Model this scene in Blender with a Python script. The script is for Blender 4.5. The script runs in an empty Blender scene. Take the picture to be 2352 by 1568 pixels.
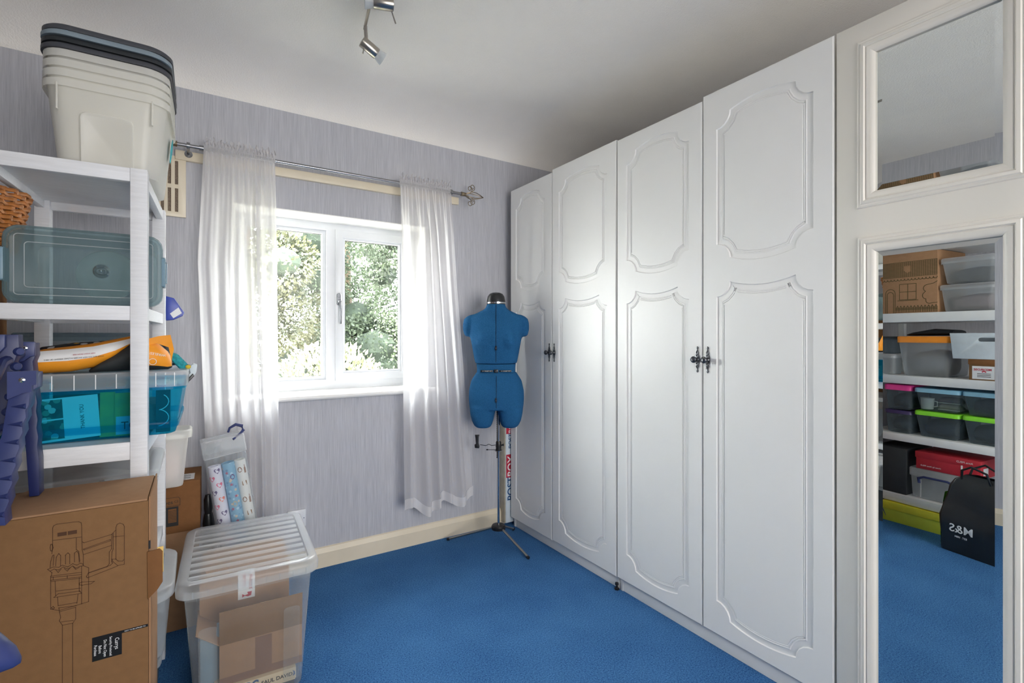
import bpy, bmesh, math, random
from mathutils import Vector, Matrix
from mathutils.geometry import tessellate_polygon
random.seed(7)
R = math.radians
scene = bpy.context.scene
COL = scene.collection

# ------------------------------------------------------------------ camera
cam_data = bpy.data.cameras.new('camera')
cam_data.sensor_width = 36.0
cam_data.lens = 36.0 * 1120.0 / 2352.0
cam_data.shift_y = -13.0 / 2352.0
cam_data.clip_start = 0.02
cam = bpy.data.objects.new('camera', cam_data)
cam.location = (0, 0, 1.2)
cam.rotation_euler = (R(90), 0, R(-32.8))
COL.objects.link(cam)
scene.camera = cam

# ------------------------------------------------------------------ world, lights, exposure
WORLD_STRENGTH = 27.0
world = bpy.data.worlds.new('sky'); scene.world = world; world.use_nodes = True
wn = world.node_tree.nodes; wl = world.node_tree.links
bg = wn['Background']
grad_tc = wn.new('ShaderNodeTexCoord'); grad_sep = wn.new('ShaderNodeSeparateXYZ'); grad_map = wn.new('ShaderNodeMapRange'); grad_ramp = wn.new('ShaderNodeValToRGB')
wl.new(grad_tc.outputs['Generated'], grad_sep.inputs[0]); wl.new(grad_sep.outputs['Z'], grad_map.inputs['Value'])
grad_map.inputs['From Min'].default_value = -0.1; grad_map.inputs['From Max'].default_value = 0.9
wl.new(grad_map.outputs[0], grad_ramp.inputs[0])
grad_ramp.color_ramp.elements[0].color = (1.0, 0.99, 0.97, 1); grad_ramp.color_ramp.elements[1].color = (0.94, 0.965, 1.0, 1)
wl.new(grad_ramp.outputs[0], bg.inputs['Color']); bg.inputs['Strength'].default_value = WORLD_STRENGTH

sun_d = bpy.data.lights.new('sun', 'SUN'); sun_d.energy = 140.0; sun_d.angle = R(2); sun_d.color = (1.0, 0.95, 0.85)
sun = bpy.data.objects.new('sun', sun_d); sun.rotation_euler = (R(40), 0, R(-62)); COL.objects.link(sun)

def area(name, loc, target, sx, sy, power, color=(1, 1, 1)):
    d = bpy.data.lights.new(name, 'AREA'); d.shape = 'RECTANGLE'; d.size = sx; d.size_y = sy; d.energy = power; d.color = color
    o = bpy.data.objects.new(name, d); o.location = loc
    o.rotation_euler = (Vector(target) - Vector(loc)).to_track_quat('-Z', 'Y').to_euler()
    COL.objects.link(o); return o
rear_fill = area('rear_fill_lamp', (0.85, -1.62, 1.25), (0.45, 2.0, 0.8), 1.7, 1.7, 36, (1.0, 0.975, 0.95)); rear_fill.data.spread = R(120)  # added fill lamp behind the camera, in place of light from a doorway

vs = scene.view_settings
vs.view_transform = 'Standard'; vs.look = 'None'; vs.gamma = 1.0; vs.use_curve_mapping = False
vs.exposure = 0.25
scene.display_settings.display_device = 'sRGB'
scene.cycles.transparent_max_bounces = 40
scene.cycles.max_bounces = 14
scene.cycles.diffuse_bounces = 7
scene.cycles.caustics_reflective = False
scene.cycles.caustics_refractive = False
scene.cycles.sample_clamp_indirect = 6.0

# ------------------------------------------------------------------ materials
def lin(c):
    out = []
    for x in c[:3]:
        x = x / 255.0
        out.append(x / 12.92 if x <= 0.04045 else ((x + 0.055) / 1.055) ** 2.4)
    return (*out, 1.0)

class NT:
    def __init__(self, name):
        self.m = bpy.data.materials.new(name); self.m.use_nodes = True
        self.t = self.m.node_tree; self.n = self.t.nodes; self.l = self.t.links
        self.b = self.n['Principled BSDF']; self.out = self.n['Material Output']
    def node(self, typ, **kw):
        x = self.n.new(typ)
        for k, v in kw.items():
            if k in x.inputs: x.inputs[k].default_value = v
            else: setattr(x, k, v)
        return x
    def link(self, a, b): self.l.new(a, b)

def coords(t, scale=(1, 1, 1), kind='Object'):
    tc = t.node('ShaderNodeTexCoord'); mp = t.node('ShaderNodeMapping'); mp.inputs['Scale'].default_value = scale
    t.link(tc.outputs[kind], mp.inputs['Vector']); return mp.outputs[0]

def pm(name, rgb, rough=0.5, metal=0.0, var=0.06, vscale=18.0, bump=0.0, bscale=200.0, stretch=(1, 1, 1), spec=0.5, rgb2=None, detail=3.0):
    t = NT(name); b = t.b
    c = lin(rgb); v = coords(t, stretch)
    nz = t.node('ShaderNodeTexNoise', Scale=vscale, Detail=detail); t.link(v, nz.inputs['Vector'])
    rp = t.node('ShaderNodeValToRGB'); t.link(nz.outputs['Fac'], rp.inputs[0])
    c2 = lin(rgb2) if rgb2 else tuple(min(1.0, x * (1 + var)) for x in c[:3]) + (1,)
    c1 = c if rgb2 else tuple(x * (1 - var) for x in c[:3]) + (1,)
    rp.color_ramp.elements[0].position = 0.3; rp.color_ramp.elements[1].position = 0.7
    rp.color_ramp.elements[0].color = c1; rp.color_ramp.elements[1].color = c2
    t.link(rp.outputs[0], b.inputs['Base Color'])
    b.inputs['Roughness'].default_value = rough; b.inputs['Metallic'].default_value = metal; b.inputs['Specular IOR Level'].default_value = spec
    if bump:
        n2 = t.node('ShaderNodeTexNoise', Scale=bscale, Detail=4.0); t.link(v, n2.inputs['Vector'])
        bp = t.node('ShaderNodeBump', Strength=bump, Distance=0.004); t.link(n2.outputs['Fac'], bp.inputs['Height']); t.link(bp.outputs[0], b.inputs['Normal'])
    return t.m

def clear(name, rgb, opacity=0.25, rough=0.15, fres=0.5, body=None, gloss=0.5):
    """thin see-through plastic: mostly transparent, a milky share and a reflective share that grows at grazing angles"""
    t = NT(name); b = t.b
    b.inputs['Base Color'].default_value = lin(body or rgb); b.inputs['Roughness'].default_value = rough; b.inputs['Specular IOR Level'].default_value = gloss
    nz = t.node('ShaderNodeTexNoise', Scale=9.0, Detail=2.0); t.link(coords(t), nz.inputs['Vector'])
    tr = t.node('ShaderNodeBsdfTransparent'); tr.inputs['Color'].default_value = lin(rgb)
    lw = t.node('ShaderNodeLayerWeight', Blend=0.35)
    m1 = t.node('ShaderNodeMath', operation='MULTIPLY_ADD'); t.link(lw.outputs['Facing'], m1.inputs[0]); m1.inputs[1].default_value = fres; m1.inputs[2].default_value = opacity
    m2 = t.node('ShaderNodeMath', operation='MULTIPLY_ADD', use_clamp=True); t.link(nz.outputs['Fac'], m2.inputs[0]); m2.inputs[1].default_value = 0.08; t.link(m1.outputs[0], m2.inputs[2])
    tl = t.node('ShaderNodeBsdfTranslucent'); tl.inputs['Color'].default_value = lin(body or rgb)
    mb = t.node('ShaderNodeMixShader'); mb.inputs[0].default_value = 0.35; t.link(b.outputs[0], mb.inputs[1]); t.link(tl.outputs[0], mb.inputs[2])
    mx = t.node('ShaderNodeMixShader'); t.link(m2.outputs[0], mx.inputs[0]); t.link(tr.outputs[0], mx.inputs[1]); t.link(mb.outputs[0], mx.inputs[2])
    t.link(mx.outputs[0], t.out.inputs['Surface']); return t.m

def wallpaper():
    t = NT('wallpaper'); b = t.b
    v = coords(t, (1, 1, 0.022))
    n1 = t.node('ShaderNodeTexNoise', Scale=330.0, Detail=3.0, Roughness=0.6); t.link(v, n1.inputs['Vector'])
    n2 = t.node('ShaderNodeTexNoise', Scale=70.0, Detail=3.0); t.link(v, n2.inputs['Vector'])
    mx = t.node('ShaderNodeMath', operation='MULTIPLY_ADD'); t.link(n1.outputs['Fac'], mx.inputs[0]); mx.inputs[1].default_value = 0.75
    m2 = t.node('ShaderNodeMath', operation='MULTIPLY'); t.link(n2.outputs['Fac'], m2.inputs[0]); m2.inputs[1].default_value = 0.25; t.link(m2.outputs[0], mx.inputs[2])
    rp = t.node('ShaderNodeValToRGB'); t.link(mx.outputs[0], rp.inputs[0])
    rp.color_ramp.elements[0].position = 0.30; rp.color_ramp.elements[1].position = 0.70
    rp.color_ramp.elements[0].color = lin((166, 167, 174)); rp.color_ramp.elements[1].color = lin((202, 202, 207))
    t.link(rp.outputs[0], b.inputs['Base Color']); b.inputs['Roughness'].default_value = 0.6
    bp = t.node('ShaderNodeBump', Strength=0.25, Distance=0.003); t.link(n1.outputs['Fac'], bp.inputs['Height']); t.link(bp.outputs[0], b.inputs['Normal'])
    return t.m

def carpet():
    t = NT('carpet'); b = t.b
    v = coords(t)
    n1 = t.node('ShaderNodeTexNoise', Scale=190.0, Detail=4.0, Roughness=0.75); t.link(v, n1.inputs['Vector'])
    n2 = t.node('ShaderNodeTexNoise', Scale=3.5, Detail=4.0); t.link(v, n2.inputs['Vector'])
    a = t.node('ShaderNodeMath', operation='MULTIPLY_ADD'); t.link(n1.outputs['Fac'], a.inputs[0]); a.inputs[1].default_value = 0.84
    m = t.node('ShaderNodeMath', operation='MULTIPLY'); t.link(n2.outputs['Fac'], m.inputs[0]); m.inputs[1].default_value = 0.16; t.link(m.outputs[0], a.inputs[2])
    rp = t.node('ShaderNodeValToRGB'); t.link(a.outputs[0], rp.inputs[0])
    rp.color_ramp.elements[0].position = 0.36; rp.color_ramp.elements[1].position = 0.62
    rp.color_ramp.elements[0].color = lin((20, 62, 116)); rp.color_ramp.elements[1].color = lin((84, 138, 190))
    t.link(rp.outputs[0], b.inputs['Base Color']); b.inputs['Roughness'].default_value = 0.95; b.inputs['Specular IOR Level'].default_value = 0.1
    b.inputs['Sheen Weight'].default_value = 0.25; b.inputs['Sheen Tint'].default_value = lin((90, 150, 220))
    bp = t.node('ShaderNodeBump', Strength=0.8, Distance=0.008); t.link(n1.outputs['Fac'], bp.inputs['Height']); t.link(bp.outputs[0], b.inputs['Normal'])
    return t.m

def sheer(name, rgb, trans):
    t = NT(name); t.n.remove(t.b)
    v = coords(t)
    nz = t.node('ShaderNodeTexNoise', Scale=600.0, Detail=1.0); t.link(v, nz.inputs['Vector'])
    tr = t.node('ShaderNodeBsdfTransparent'); df = t.node('ShaderNodeBsdfDiffuse'); tl = t.node('ShaderNodeBsdfTranslucent')
    df.inputs['Color'].default_value = lin(rgb); tl.inputs['Color'].default_value = lin(rgb)
    m1 = t.node('ShaderNodeMixShader'); m1.inputs[0].default_value = 0.5; t.link(df.outputs[0], m1.inputs[1]); t.link(tl.outputs[0], m1.inputs[2])
    lw = t.node('ShaderNodeLayerWeight', Blend=0.3)
    mr = t.node('ShaderNodeMath', operation='MULTIPLY_ADD', use_clamp=True); t.link(lw.outputs['Facing'], mr.inputs[0]); mr.inputs[1].default_value = 0.55; mr.inputs[2].default_value = 1 - trans
    mv = t.node('ShaderNodeMath', operation='MULTIPLY_ADD', use_clamp=True); t.link(nz.outputs['Fac'], mv.inputs[0]); mv.inputs[1].default_value = 0.1; t.link(mr.outputs[0], mv.inputs[2])
    m2 = t.node('ShaderNodeMixShader'); t.link(mv.outputs[0], m2.inputs[0]); t.link(tr.outputs[0], m2.inputs[1]); t.link(m1.outputs[0], m2.inputs[2])
    t.link(m2.outputs[0], t.out.inputs['Surface']); return t.m

def glass_pane():
    t = NT('window_glass'); t.n.remove(t.b)
    tr = t.node('ShaderNodeBsdfTransparent'); gl = t.node('ShaderNodeBsdfGlossy', Roughness=0.0)
    tr.inputs['Color'].default_value = (0.96, 0.98, 0.97, 1)
    lw = t.node('ShaderNodeLayerWeight', Blend=0.5); pw = t.node('ShaderNodeMath', operation='POWER'); t.link(lw.outputs['Facing'], pw.inputs[0]); pw.inputs[1].default_value = 5.0
    ma = t.node('ShaderNodeMath', operation='MULTIPLY_ADD', use_clamp=True); t.link(pw.outputs[0], ma.inputs[0]); ma.inputs[1].default_value = 0.9; ma.inputs[2].default_value = 0.006; mx = t.node('ShaderNodeMixShader')
    t.link(ma.outputs[0], mx.inputs[0]); t.link(tr.outputs[0], mx.inputs[1]); t.link(gl.outputs[0], mx.inputs[2]); t.link(mx.outputs[0], t.out.inputs['Surface'])
    return t.m

def mirror_mat():
    t = NT('mirror_silver'); t.b.inputs['Metallic'].default_value = 1; t.b.inputs['Roughness'].default_value = 0.0
    t.b.inputs['Base Color'].default_value = (0.88, 0.91, 0.885, 1); return t.m

def pattern(name, base, spots, scale=30.0, thr=0.18):
    """printed cloth: voronoi marks in two colours on a ground"""
    t = NT(name); v = coords(t)
    vo = t.node('ShaderNodeTexVoronoi', Scale=scale); t.link(v, vo.inputs['Vector'])
    lt = t.node('ShaderNodeMath', operation='LESS_THAN'); t.link(vo.outputs['Distance'], lt.inputs[0]); lt.inputs[1].default_value = thr * 2
    rp = t.node('ShaderNodeValToRGB'); rp.color_ramp.interpolation = 'CONSTANT'; t.link(vo.outputs['Color'], rp.inputs[0])
    rp.color_ramp.elements[0].color = lin(spots[0]); rp.color_ramp.elements[1].position = 0.55; rp.color_ramp.elements[1].color = lin(spots[1])
    if len(spots) > 2:
        e = rp.color_ramp.elements.new(0.75); e.color = lin(spots[2])
    mx = t.node('ShaderNodeMix', data_type='RGBA'); t.link(lt.outputs[0], mx.inputs[0]); mx.inputs[6].default_value = lin(base); t.link(rp.outputs[0], mx.inputs[7])
    t.link(mx.outputs[2], t.b.inputs['Base Color']); t.b.inputs['Roughness'].default_value = 0.6; return t.m

def leaf_mat(name, c1, c2):
    t = NT(name); v = coords(t)
    nz = t.node('ShaderNodeTexNoise', Scale=1.6, Detail=5.0); t.link(v, nz.inputs['Vector'])
    rp = t.node('ShaderNodeValToRGB'); t.link(nz.outputs['Fac'], rp.inputs[0])
    rp.color_ramp.elements[0].position = 0.35; rp.color_ramp.elements[1].position = 0.68
    rp.color_ramp.elements[0].color = lin(c1); rp.color_ramp.elements[1].color = lin(c2)
    tl = t.node('ShaderNodeBsdfTranslucent'); t.link(rp.outputs[0], tl.inputs['Color']); t.link(rp.outputs[0], t.b.inputs['Base Color']); t.b.inputs['Roughness'].default_value = 0.6
    mx = t.node('ShaderNodeMixShader'); mx.inputs[0].default_value = 0.3; t.link(t.b.outputs[0], mx.inputs[1]); t.link(tl.outputs[0], mx.inputs[2]); t.link(mx.outputs[0], t.out.inputs['Surface'])
    return t.m

M = {}
M['paper'] = wallpaper(); M['carpet'] = carpet()
M['ceil'] = pm('ceiling_paint', (246, 242, 236), 0.9, var=0.02, vscale=4, bump=0.55, bscale=170)
M['plain'] = pm('plain_paint', (205, 203, 206), 0.8, var=0.02)
M['cream'] = pm('cream_gloss_paint', (226, 214, 190), 0.4, var=0.04, vscale=6)
M['gloss'] = pm('white_gloss_paint', (247, 246, 243), 0.3, var=0.01)
M['upvc'] = pm('white_upvc', (224, 226, 230), 0.3, var=0.01)
M['door'] = pm('white_laminate', (240, 239, 236), 0.42, var=0.012, vscale=5)
M['creamdoor'] = pm('ivory_paint', (234, 229, 219), 0.42, var=0.015, vscale=5)
M['pewter'] = pm('aged_pewter', (96, 98, 102), 0.32, 0.9, var=0.25, vscale=120)
M['chrome'] = pm('chrome', (205, 205, 208), 0.12, 1.0, var=0.03)
M['nickel'] = pm('brushed_nickel', (178, 172, 164), 0.28, 1.0, var=0.05, stretch=(1, 1, 20))
M['steel'] = pm('grey_steel_tube', (150, 150, 152), 0.25, 0.9, var=0.05)
M['bronze'] = pm('antique_wire', (132, 118, 98), 0.4, 0.8, var=0.2, vscale=90)
M['black'] = pm('black_plastic', (26, 27, 30), 0.35, var=0.1)
M['rubber'] = pm('dark_rubber', (40, 40, 44), 0.7, var=0.1)
M['sheer'] = sheer('white_sheer', (240, 238, 239), 0.40)
M['sheer2'] = sheer('white_sheer_hem', (250, 248, 248), 0.12)
M['glass'] = glass_pane(); M['mirror'] = mirror_mat()
M['whitewood'] = pm('whitewashed_wood', (226, 227, 230), 0.5, var=0.05, vscale=14, stretch=(1, 1, 12), bump=0.15, bscale=60)
M['whitewood_x'] = pm('whitewashed_wood_rail', (226, 227, 230), 0.5, var=0.05, vscale=14, stretch=(1, 12, 12), bump=0.15, bscale=60)
M['felt'] = pm('blue_felt', (26, 76, 118), 0.95, rgb2=(46, 102, 148), vscale=420, bump=0.5, bscale=500, spec=0.1)
M['seam'] = pm('dark_seam', (12, 26, 46), 0.8)
M['card'] = pm('brown_cardboard', (128, 95, 64), 0.85, var=0.05, vscale=60, bump=0.03, bscale=300, spec=0.15)
M['card2'] = pm('dark_cardboard', (124, 86, 54), 0.85, var=0.06, vscale=40, bump=0.1, bscale=300, spec=0.15)
M['card3'] = pm('pale_cardboard', (158, 122, 92), 0.85, var=0.05, vscale=40, bump=0.1, bscale=300, spec=0.15)
M['ink'] = pm('brown_ink', (78, 48, 26), 0.8); M['blackink'] = pm('black_ink', (24, 22, 22), 0.6)
M['greenink'] = pm('olive_ink', (70, 66, 30), 0.8)
M['white'] = pm('white_print', (236, 236, 236), 0.6, var=0.02)
M['redink'] = pm('red_print', (186, 32, 60), 0.6); M['blueink'] = pm('blue_print', (28, 78, 128), 0.6)
M['tape'] = pm('parcel_tape', (126, 92, 72), 0.3, var=0.05)
M['navy'] = pm('navy_plastic', (44, 54, 104), 0.42, var=0.10, vscale=30)
M['navy2'] = pm('deep_navy_plastic', (24, 34, 84), 0.42, var=0.10, vscale=30)
M['milky'] = clear('milky_plastic', (246, 245, 240), 0.62, 0.3, 0.3)
M['clear'] = clear('clear_plastic', (244, 247, 248), 0.05, 0.10, 0.34)
M['clearlid'] = clear('clear_lid_plastic', (246, 247, 248), 0.22, 0.10, 0.40)
M['teal'] = clear('grey_teal_plastic', (214, 226, 228), 0.20, 0.15, 0.42, body=(150, 172, 176))
M['tealclip'] = pm('grey_blue_clip', (116, 144, 160), 0.35)
M['aqua'] = clear('aqua_plastic', (120, 226, 244), 0.12, 0.12, 0.55, body=(20, 160, 200))
M['frost'] = clear('frosted_plastic', (234, 238, 240), 0.22, 0.35, 0.3)
M['frostdark'] = clear('grey_frosted_plastic', (212, 222, 226), 0.18, 0.35, 0.3, body=(150, 164, 172))
M['liddark'] = pm('charcoal_lid', (66, 68, 74), 0.5); M['lidgrey'] = pm('slate_grey_lid', (126, 140, 150), 0.5); M['lidblack'] = pm('black_lid', (34, 38, 42), 0.5)
M['orange'] = pm('orange_cloth', (240, 154, 30), 0.55, var=0.06, vscale=20, bump=0.2, bscale=40)
M['blackcloth'] = pm('charcoal_cloth', (44, 48, 50), 0.6, var=0.1, bump=0.25, bscale=30)
M['wicker'] = pm('golden_wicker', (170, 108, 52), 0.5, var=0.25, vscale=60)
M['orangelid'] = pm('orange_plastic', (228, 136, 22), 0.4); M['pinklid'] = pm('pink_plastic', (222, 56, 140), 0.4); M['purplelid'] = pm('dark_purple_plastic', (58, 46, 92), 0.4)
M['skylid'] = pm('pale_blue_plastic', (140, 190, 214), 0.4); M['limelid'] = pm('lime_green_plastic', (132, 216, 44), 0.4)
M['lime'] = pm('lime_yellow_card', (196, 204, 66), 0.6); M['yellow'] = pm('yellow_card', (222, 212, 58), 0.6)
M['redcard'] = pm('red_card', (176, 36, 50), 0.55); M['blackcard'] = pm('black_card', (38, 42, 46), 0.7)
M['shelfpaint'] = pm('grey_white_enamel', (232, 234, 234), 0.45, var=0.02)
M['bagblack'] = pm('black_woven_plastic', (26, 29, 32), 0.28, var=0.15, bump=0.6, bscale=14)
M['baggreen'] = pattern('leaf_print', (110, 190, 40), ((240, 220, 90), (60, 140, 40)), 40)
M['caddy'] = pm('pale_grey_plastic', (208, 218, 224), 0.5)
M['darkfill'] = pm('dark_contents', (56, 62, 70), 0.8, var=0.3, vscale=8)
M['greyfill'] = pm('grey_cloth_contents', (150, 150, 152), 0.9, var=0.25, vscale=14)
M['stonefill'] = pm('beige_contents', (186, 178, 158), 0.8, var=0.15)
M['mauvefill'] = pm('mauve_contents', (140, 122, 124), 0.8, var=0.15)
M['pinkfill'] = pm('pale_pink_contents', (232, 214, 216), 0.9, var=0.06)
M['whitegoods'] = pm('white_ware', (230, 228, 220), 0.4)
M['patternbag'] = pattern('patterned_cloth', (22, 22, 24), ((200, 202, 204), (30, 30, 32), (226, 170, 50)), 46, 0.2)
M['stripes'] = pm('black_cloth', (28, 28, 30), 0.7)
M['crochet'] = pm('teal_yarn', (40, 150, 160), 0.9, var=0.3, vscale=120, bump=0.8, bscale=120)
M['rollwhite'] = pm('lilac_white_paper', (228, 224, 236), 0.5, var=0.02); M['rollblue'] = pattern('blue_gift_paper', (132, 178, 206), ((110, 150, 186), (176, 208, 226), (212, 196, 176)), 60, 0.16)
M['rollcream'] = pm('cream_gift_paper', (232, 230, 226), 0.5, var=0.02)
M['heartpurple'] = pm('purple_print', (104, 88, 132), 0.6); M['heartcoral'] = pm('coral_print', (244, 132, 112), 0.6); M['heartpink'] = pm('pink_print', (226, 108, 140), 0.6)
M['brownprint'] = pm('brown_print', (150, 112, 92), 0.6); M['starred'] = pm('dusty_red_print', (176, 96, 122), 0.6)
M['paperwhite'] = pm('white_card', (232, 234, 236), 0.6, var=0.02); M['book'] = pm('tan_book_spine', (206, 184, 150), 0.6, var=0.06, vscale=20); M['pages'] = pm('book_pages', (214, 206, 190), 0.8, stretch=(1, 1, 40))
M['photo'] = pattern('photo_print', (40, 70, 66), ((120, 140, 120), (30, 44, 48), (190, 196, 190)), 60, 0.24)
M['greencard'] = pm('green_card_print', (60, 110, 70), 0.5, rgb2=(226, 200, 60), vscale=7)
M['bluefoil'] = pm('blue_wrapper', (44, 66, 160), 0.35); M['bark'] = pm('bark', (84, 70, 56), 0.9, bump=0.4)
M['leaf1'] = leaf_mat('conifer_green', (34, 45, 34), (77, 88, 67)); M['leaf2'] = leaf_mat('golden_green', (29, 35, 24), (62, 62, 37)); M['leaf3'] = leaf_mat('pale_shrub_green', (74, 80, 58), (104, 104, 78))
M['paleground'] = pm('pale_bounce_ground', (232, 228, 220), 0.9, var=0.2, vscale=3); M['fence'] = pm('weathered_fence', (150, 142, 132), 0.8, var=0.12)
M['leafcore'] = pm('shaded_foliage', (34, 44, 34), 0.9, var=0.3, vscale=6)  # darkened leaf colour stands in for shade inside the crowns
M['coral'] = pm('orange_yarn', (220, 190, 60), 0.9)

# ------------------------------------------------------------------ mesh helpers
def rrect(w, d, r, n=4, cx=0.0, cy=0.0):
    pts = []; r = min(r, w / 2 - 1e-5, d / 2 - 1e-5)
    for sx, sy, a0 in ((1, 1, 0), (-1, 1, 90), (-1, -1, 180), (1, -1, 270)):
        for k in range(n + 1):
            a = R(a0 + 90 * k / n)
            pts.append((cx + sx * (w / 2 - r) + r * math.cos(a), cy + sy * (d / 2 - r) + r * math.sin(a)))
    return pts

class MB:
    def __init__(self): self.v = []; self.f = []
    def add(self, vs_, fs_):
        o = len(self.v); self.v += [tuple(p) for p in vs_]; self.f += [tuple(i + o for i in f) for f in fs_]; return self
    def box(self, x0, x1, y0, y1, z0, z1):
        return self.add([(x0, y0, z0), (x1, y0, z0), (x1, y1, z0), (x0, y1, z0), (x0, y0, z1), (x1, y0, z1), (x1, y1, z1), (x0, y1, z1)],
                        [(0, 3, 2, 1), (4, 5, 6, 7), (0, 1, 5, 4), (1, 2, 6, 5), (2, 3, 7, 6), (3, 0, 4, 7)])
    def loft(self, rings, cap0=True, cap1=True, closed=True):
        n = len(rings[0]); vs_ = [p for r in rings for p in r]; fs_ = []
        for i in range(len(rings) - 1):
            for j in range(n if closed else n - 1):
                k = (j + 1) % n
                fs_.append((i * n + j, i * n + k, (i + 1) * n + k, (i + 1) * n + j))
        if cap0: fs_.append(tuple(range(n - 1, -1, -1)))
        if cap1: fs_.append(tuple((len(rings) - 1) * n + j for j in range(n)))
        return self.add(vs_, fs_)
    def lathe(self, prof, n=20, c=(0, 0, 0), axis=(0, 0, 1), cap0=True, cap1=True):
        q = Vector((0, 0, 1)).rotation_difference(Vector(axis).normalized()); c = Vector(c); rings = []
        for r, z in prof:
            rings.append([tuple(c + q @ Vector((r * math.cos(2 * math.pi * k / n), r * math.sin(2 * math.pi * k / n), z))) for k in range(n)])
        return self.loft(rings, cap0, cap1)
    def tube(self, path, r, n=8, caps=True, closed=False):
        P = [Vector(p) for p in path]; rings = []; up = Vector((0.13, 0.27, 0.95)).normalized(); m = len(P)
        rr = r if isinstance(r, (list, tuple)) else [r] * m
        for i, p in enumerate(P):
            a = P[i - 1] if (i or closed) else P[0]; b_ = P[(i + 1) % m] if (i < m - 1 or closed) else P[-1]
            d = (b_ - a); d = d.normalized() if d.length > 1e-9 else Vector((0, 0, 1))
            s = d.cross(up)
            if s.length < 1e-3: s = d.cross(Vector((1, 0, 0)))
            s.normalize(); t = s.cross(d)
            rings.append([tuple(p + rr[i] * (math.cos(2 * math.pi * k / n) * s + math.sin(2 * math.pi * k / n) * t)) for k in range(n)])
        if closed: rings.append(rings[0]); caps = False
        return self.loft(rings, caps, caps)
    def prism(self, poly, y0, y1, plane='xz'):
        """extrude a 2-D outline; plane xz extrudes along y, xy along z, yz along x"""
        def P(a, b_, c): return {'xz': (a, c, b_), 'xy': (a, b_, c), 'yz': (c, a, b_)}[plane]
        n = len(poly); tri = tessellate_polygon([[Vector((a, b_, 0)) for a, b_ in poly]])
        vs_ = [P(a, b_, y0) for a, b_ in poly] + [P(a, b_, y1) for a, b_ in poly]
        fs_ = [tuple(t) for t in tri] + [tuple(i + n for i in reversed(t)) for t in tri] + [(i, (i + 1) % n, (i + 1) % n + n, i + n) for i in range(n)]
        return self.add(vs_, fs_)
    def holed(self, outer, holes, y0, y1, plane='xz'):
        """slab with holes"""
        def P(a, b_, c): return {'xz': (a, c, b_), 'xy': (a, b_, c), 'yz': (c, a, b_)}[plane]
        loops = [outer] + holes; allp = [p for lp in loops for p in lp]; n = len(allp)
        tri = tessellate_polygon([[Vector((a, b_, 0)) for a, b_ in lp] for lp in loops])
        vs_ = [P(a, b_, y0) for a, b_ in allp] + [P(a, b_, y1) for a, b_ in allp]
        fs_ = [tuple(t) for t in tri] + [tuple(i + n for i in reversed(t)) for t in tri]; o = 0
        for lp in loops:
            m = len(lp); fs_ += [(o + i, o + (i + 1) % m, o + (i + 1) % m + n, o + i + n) for i in range(m)]; o += m
        return self.add(vs_, fs_)
    def xf(self, mat):
        self.v = [tuple(mat @ Vector(p)) for p in self.v]; return self
    def build(self, name, mat, parent=None, smooth=False, loc=None, rot=None, bevel=0.0, angle=35):
        me = bpy.data.meshes.new(name); me.from_pydata(self.v, [], self.f); me.update()
        bm = bmesh.new(); bm.from_mesh(me); bmesh.ops.recalc_face_normals(bm, faces=bm.faces)
        if bevel:
            es = [e for e in bm.edges if len(e.link_faces) == 2 and e.calc_face_angle(0) > R(50)]
            bmesh.ops.bevel(bm, geom=es, offset=bevel, segments=2, affect='EDGES', profile=0.5, clamp_overlap=True)
        if smooth or bevel:
            for f in bm.faces: f.smooth = True
            for e in bm.edges:
                if len(e.link_faces) == 2 and e.calc_face_angle(0) > R(angle): e.smooth = False
        bm.to_mesh(me); bm.free(); me.materials.append(M[mat] if isinstance(mat, str) else mat)
        o = bpy.data.objects.new(name, me); COL.objects.link(o)
        if parent: o.parent = parent
        if loc: o.location = loc
        if rot: o.rotation_euler = rot
        return o

def tag(o, label, cat, group=None, kind=None):
    if kind: o['kind'] = kind
    if label: o['label'] = label
    if cat: o['category'] = cat
    if group: o['group'] = group
    return o
def thing(name, label, cat, loc=(0, 0, 0), rz=0.0, group=None, rot=None):
    o = bpy.data.objects.new(name, None); COL.objects.link(o); o.empty_display_size = 0.05
    o.location = loc; o.rotation_euler = rot or (0, 0, rz); return tag(o, label, cat, group)
def struct(o, label=None):
    o['kind'] = 'structure'
    if label: o['label'] = label
    return o
def box(name, mat, parent, x0, x1, y0, y1, z0, z1, bevel=0.002):
    return MB().box(x0, x1, y0, y1, z0, z1).build(name, mat, parent, bevel=bevel)
def text(name, body, size, mat, parent, mtx, align='CENTER', thick=0.00015, fat=0.0, sx=1.0):
    cu = bpy.data.curves.new(name, 'FONT'); cu.body = body; cu.size = size; cu.align_x = align; cu.align_y = 'CENTER'; cu.extrude = thick; cu.offset = fat; cu.resolution_u = 3
    tmp = bpy.data.objects.new(name + '_tmp', cu); COL.objects.link(tmp)
    dg = bpy.context.evaluated_depsgraph_get(); me = bpy.data.meshes.new_from_object(tmp.evaluated_get(dg)); me.name = name
    bpy.data.objects.remove(tmp); bpy.data.curves.remove(cu)
    me.transform(Matrix.Diagonal((sx, 1, 1, 1)))
    me.materials.clear(); me.materials.append(M[mat]); o = bpy.data.objects.new(name, me); COL.objects.link(o); o.parent = parent; o.matrix_local = mtx; return o
def frame(o, x, y):
    x = Vector(x).normalized(); y = Vector(y).normalized(); z = x.cross(y); m = Matrix((x, y, z)).transposed().to_4x4(); m.translation = Vector(o); return m
def front(x, y, z, roll=0.0):       # lettering that faces -y
    return Matrix.Translation((x, y, z)) @ Matrix.Rotation(R(90), 4, 'X') @ Matrix.Rotation(R(roll), 4, 'Z')
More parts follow.
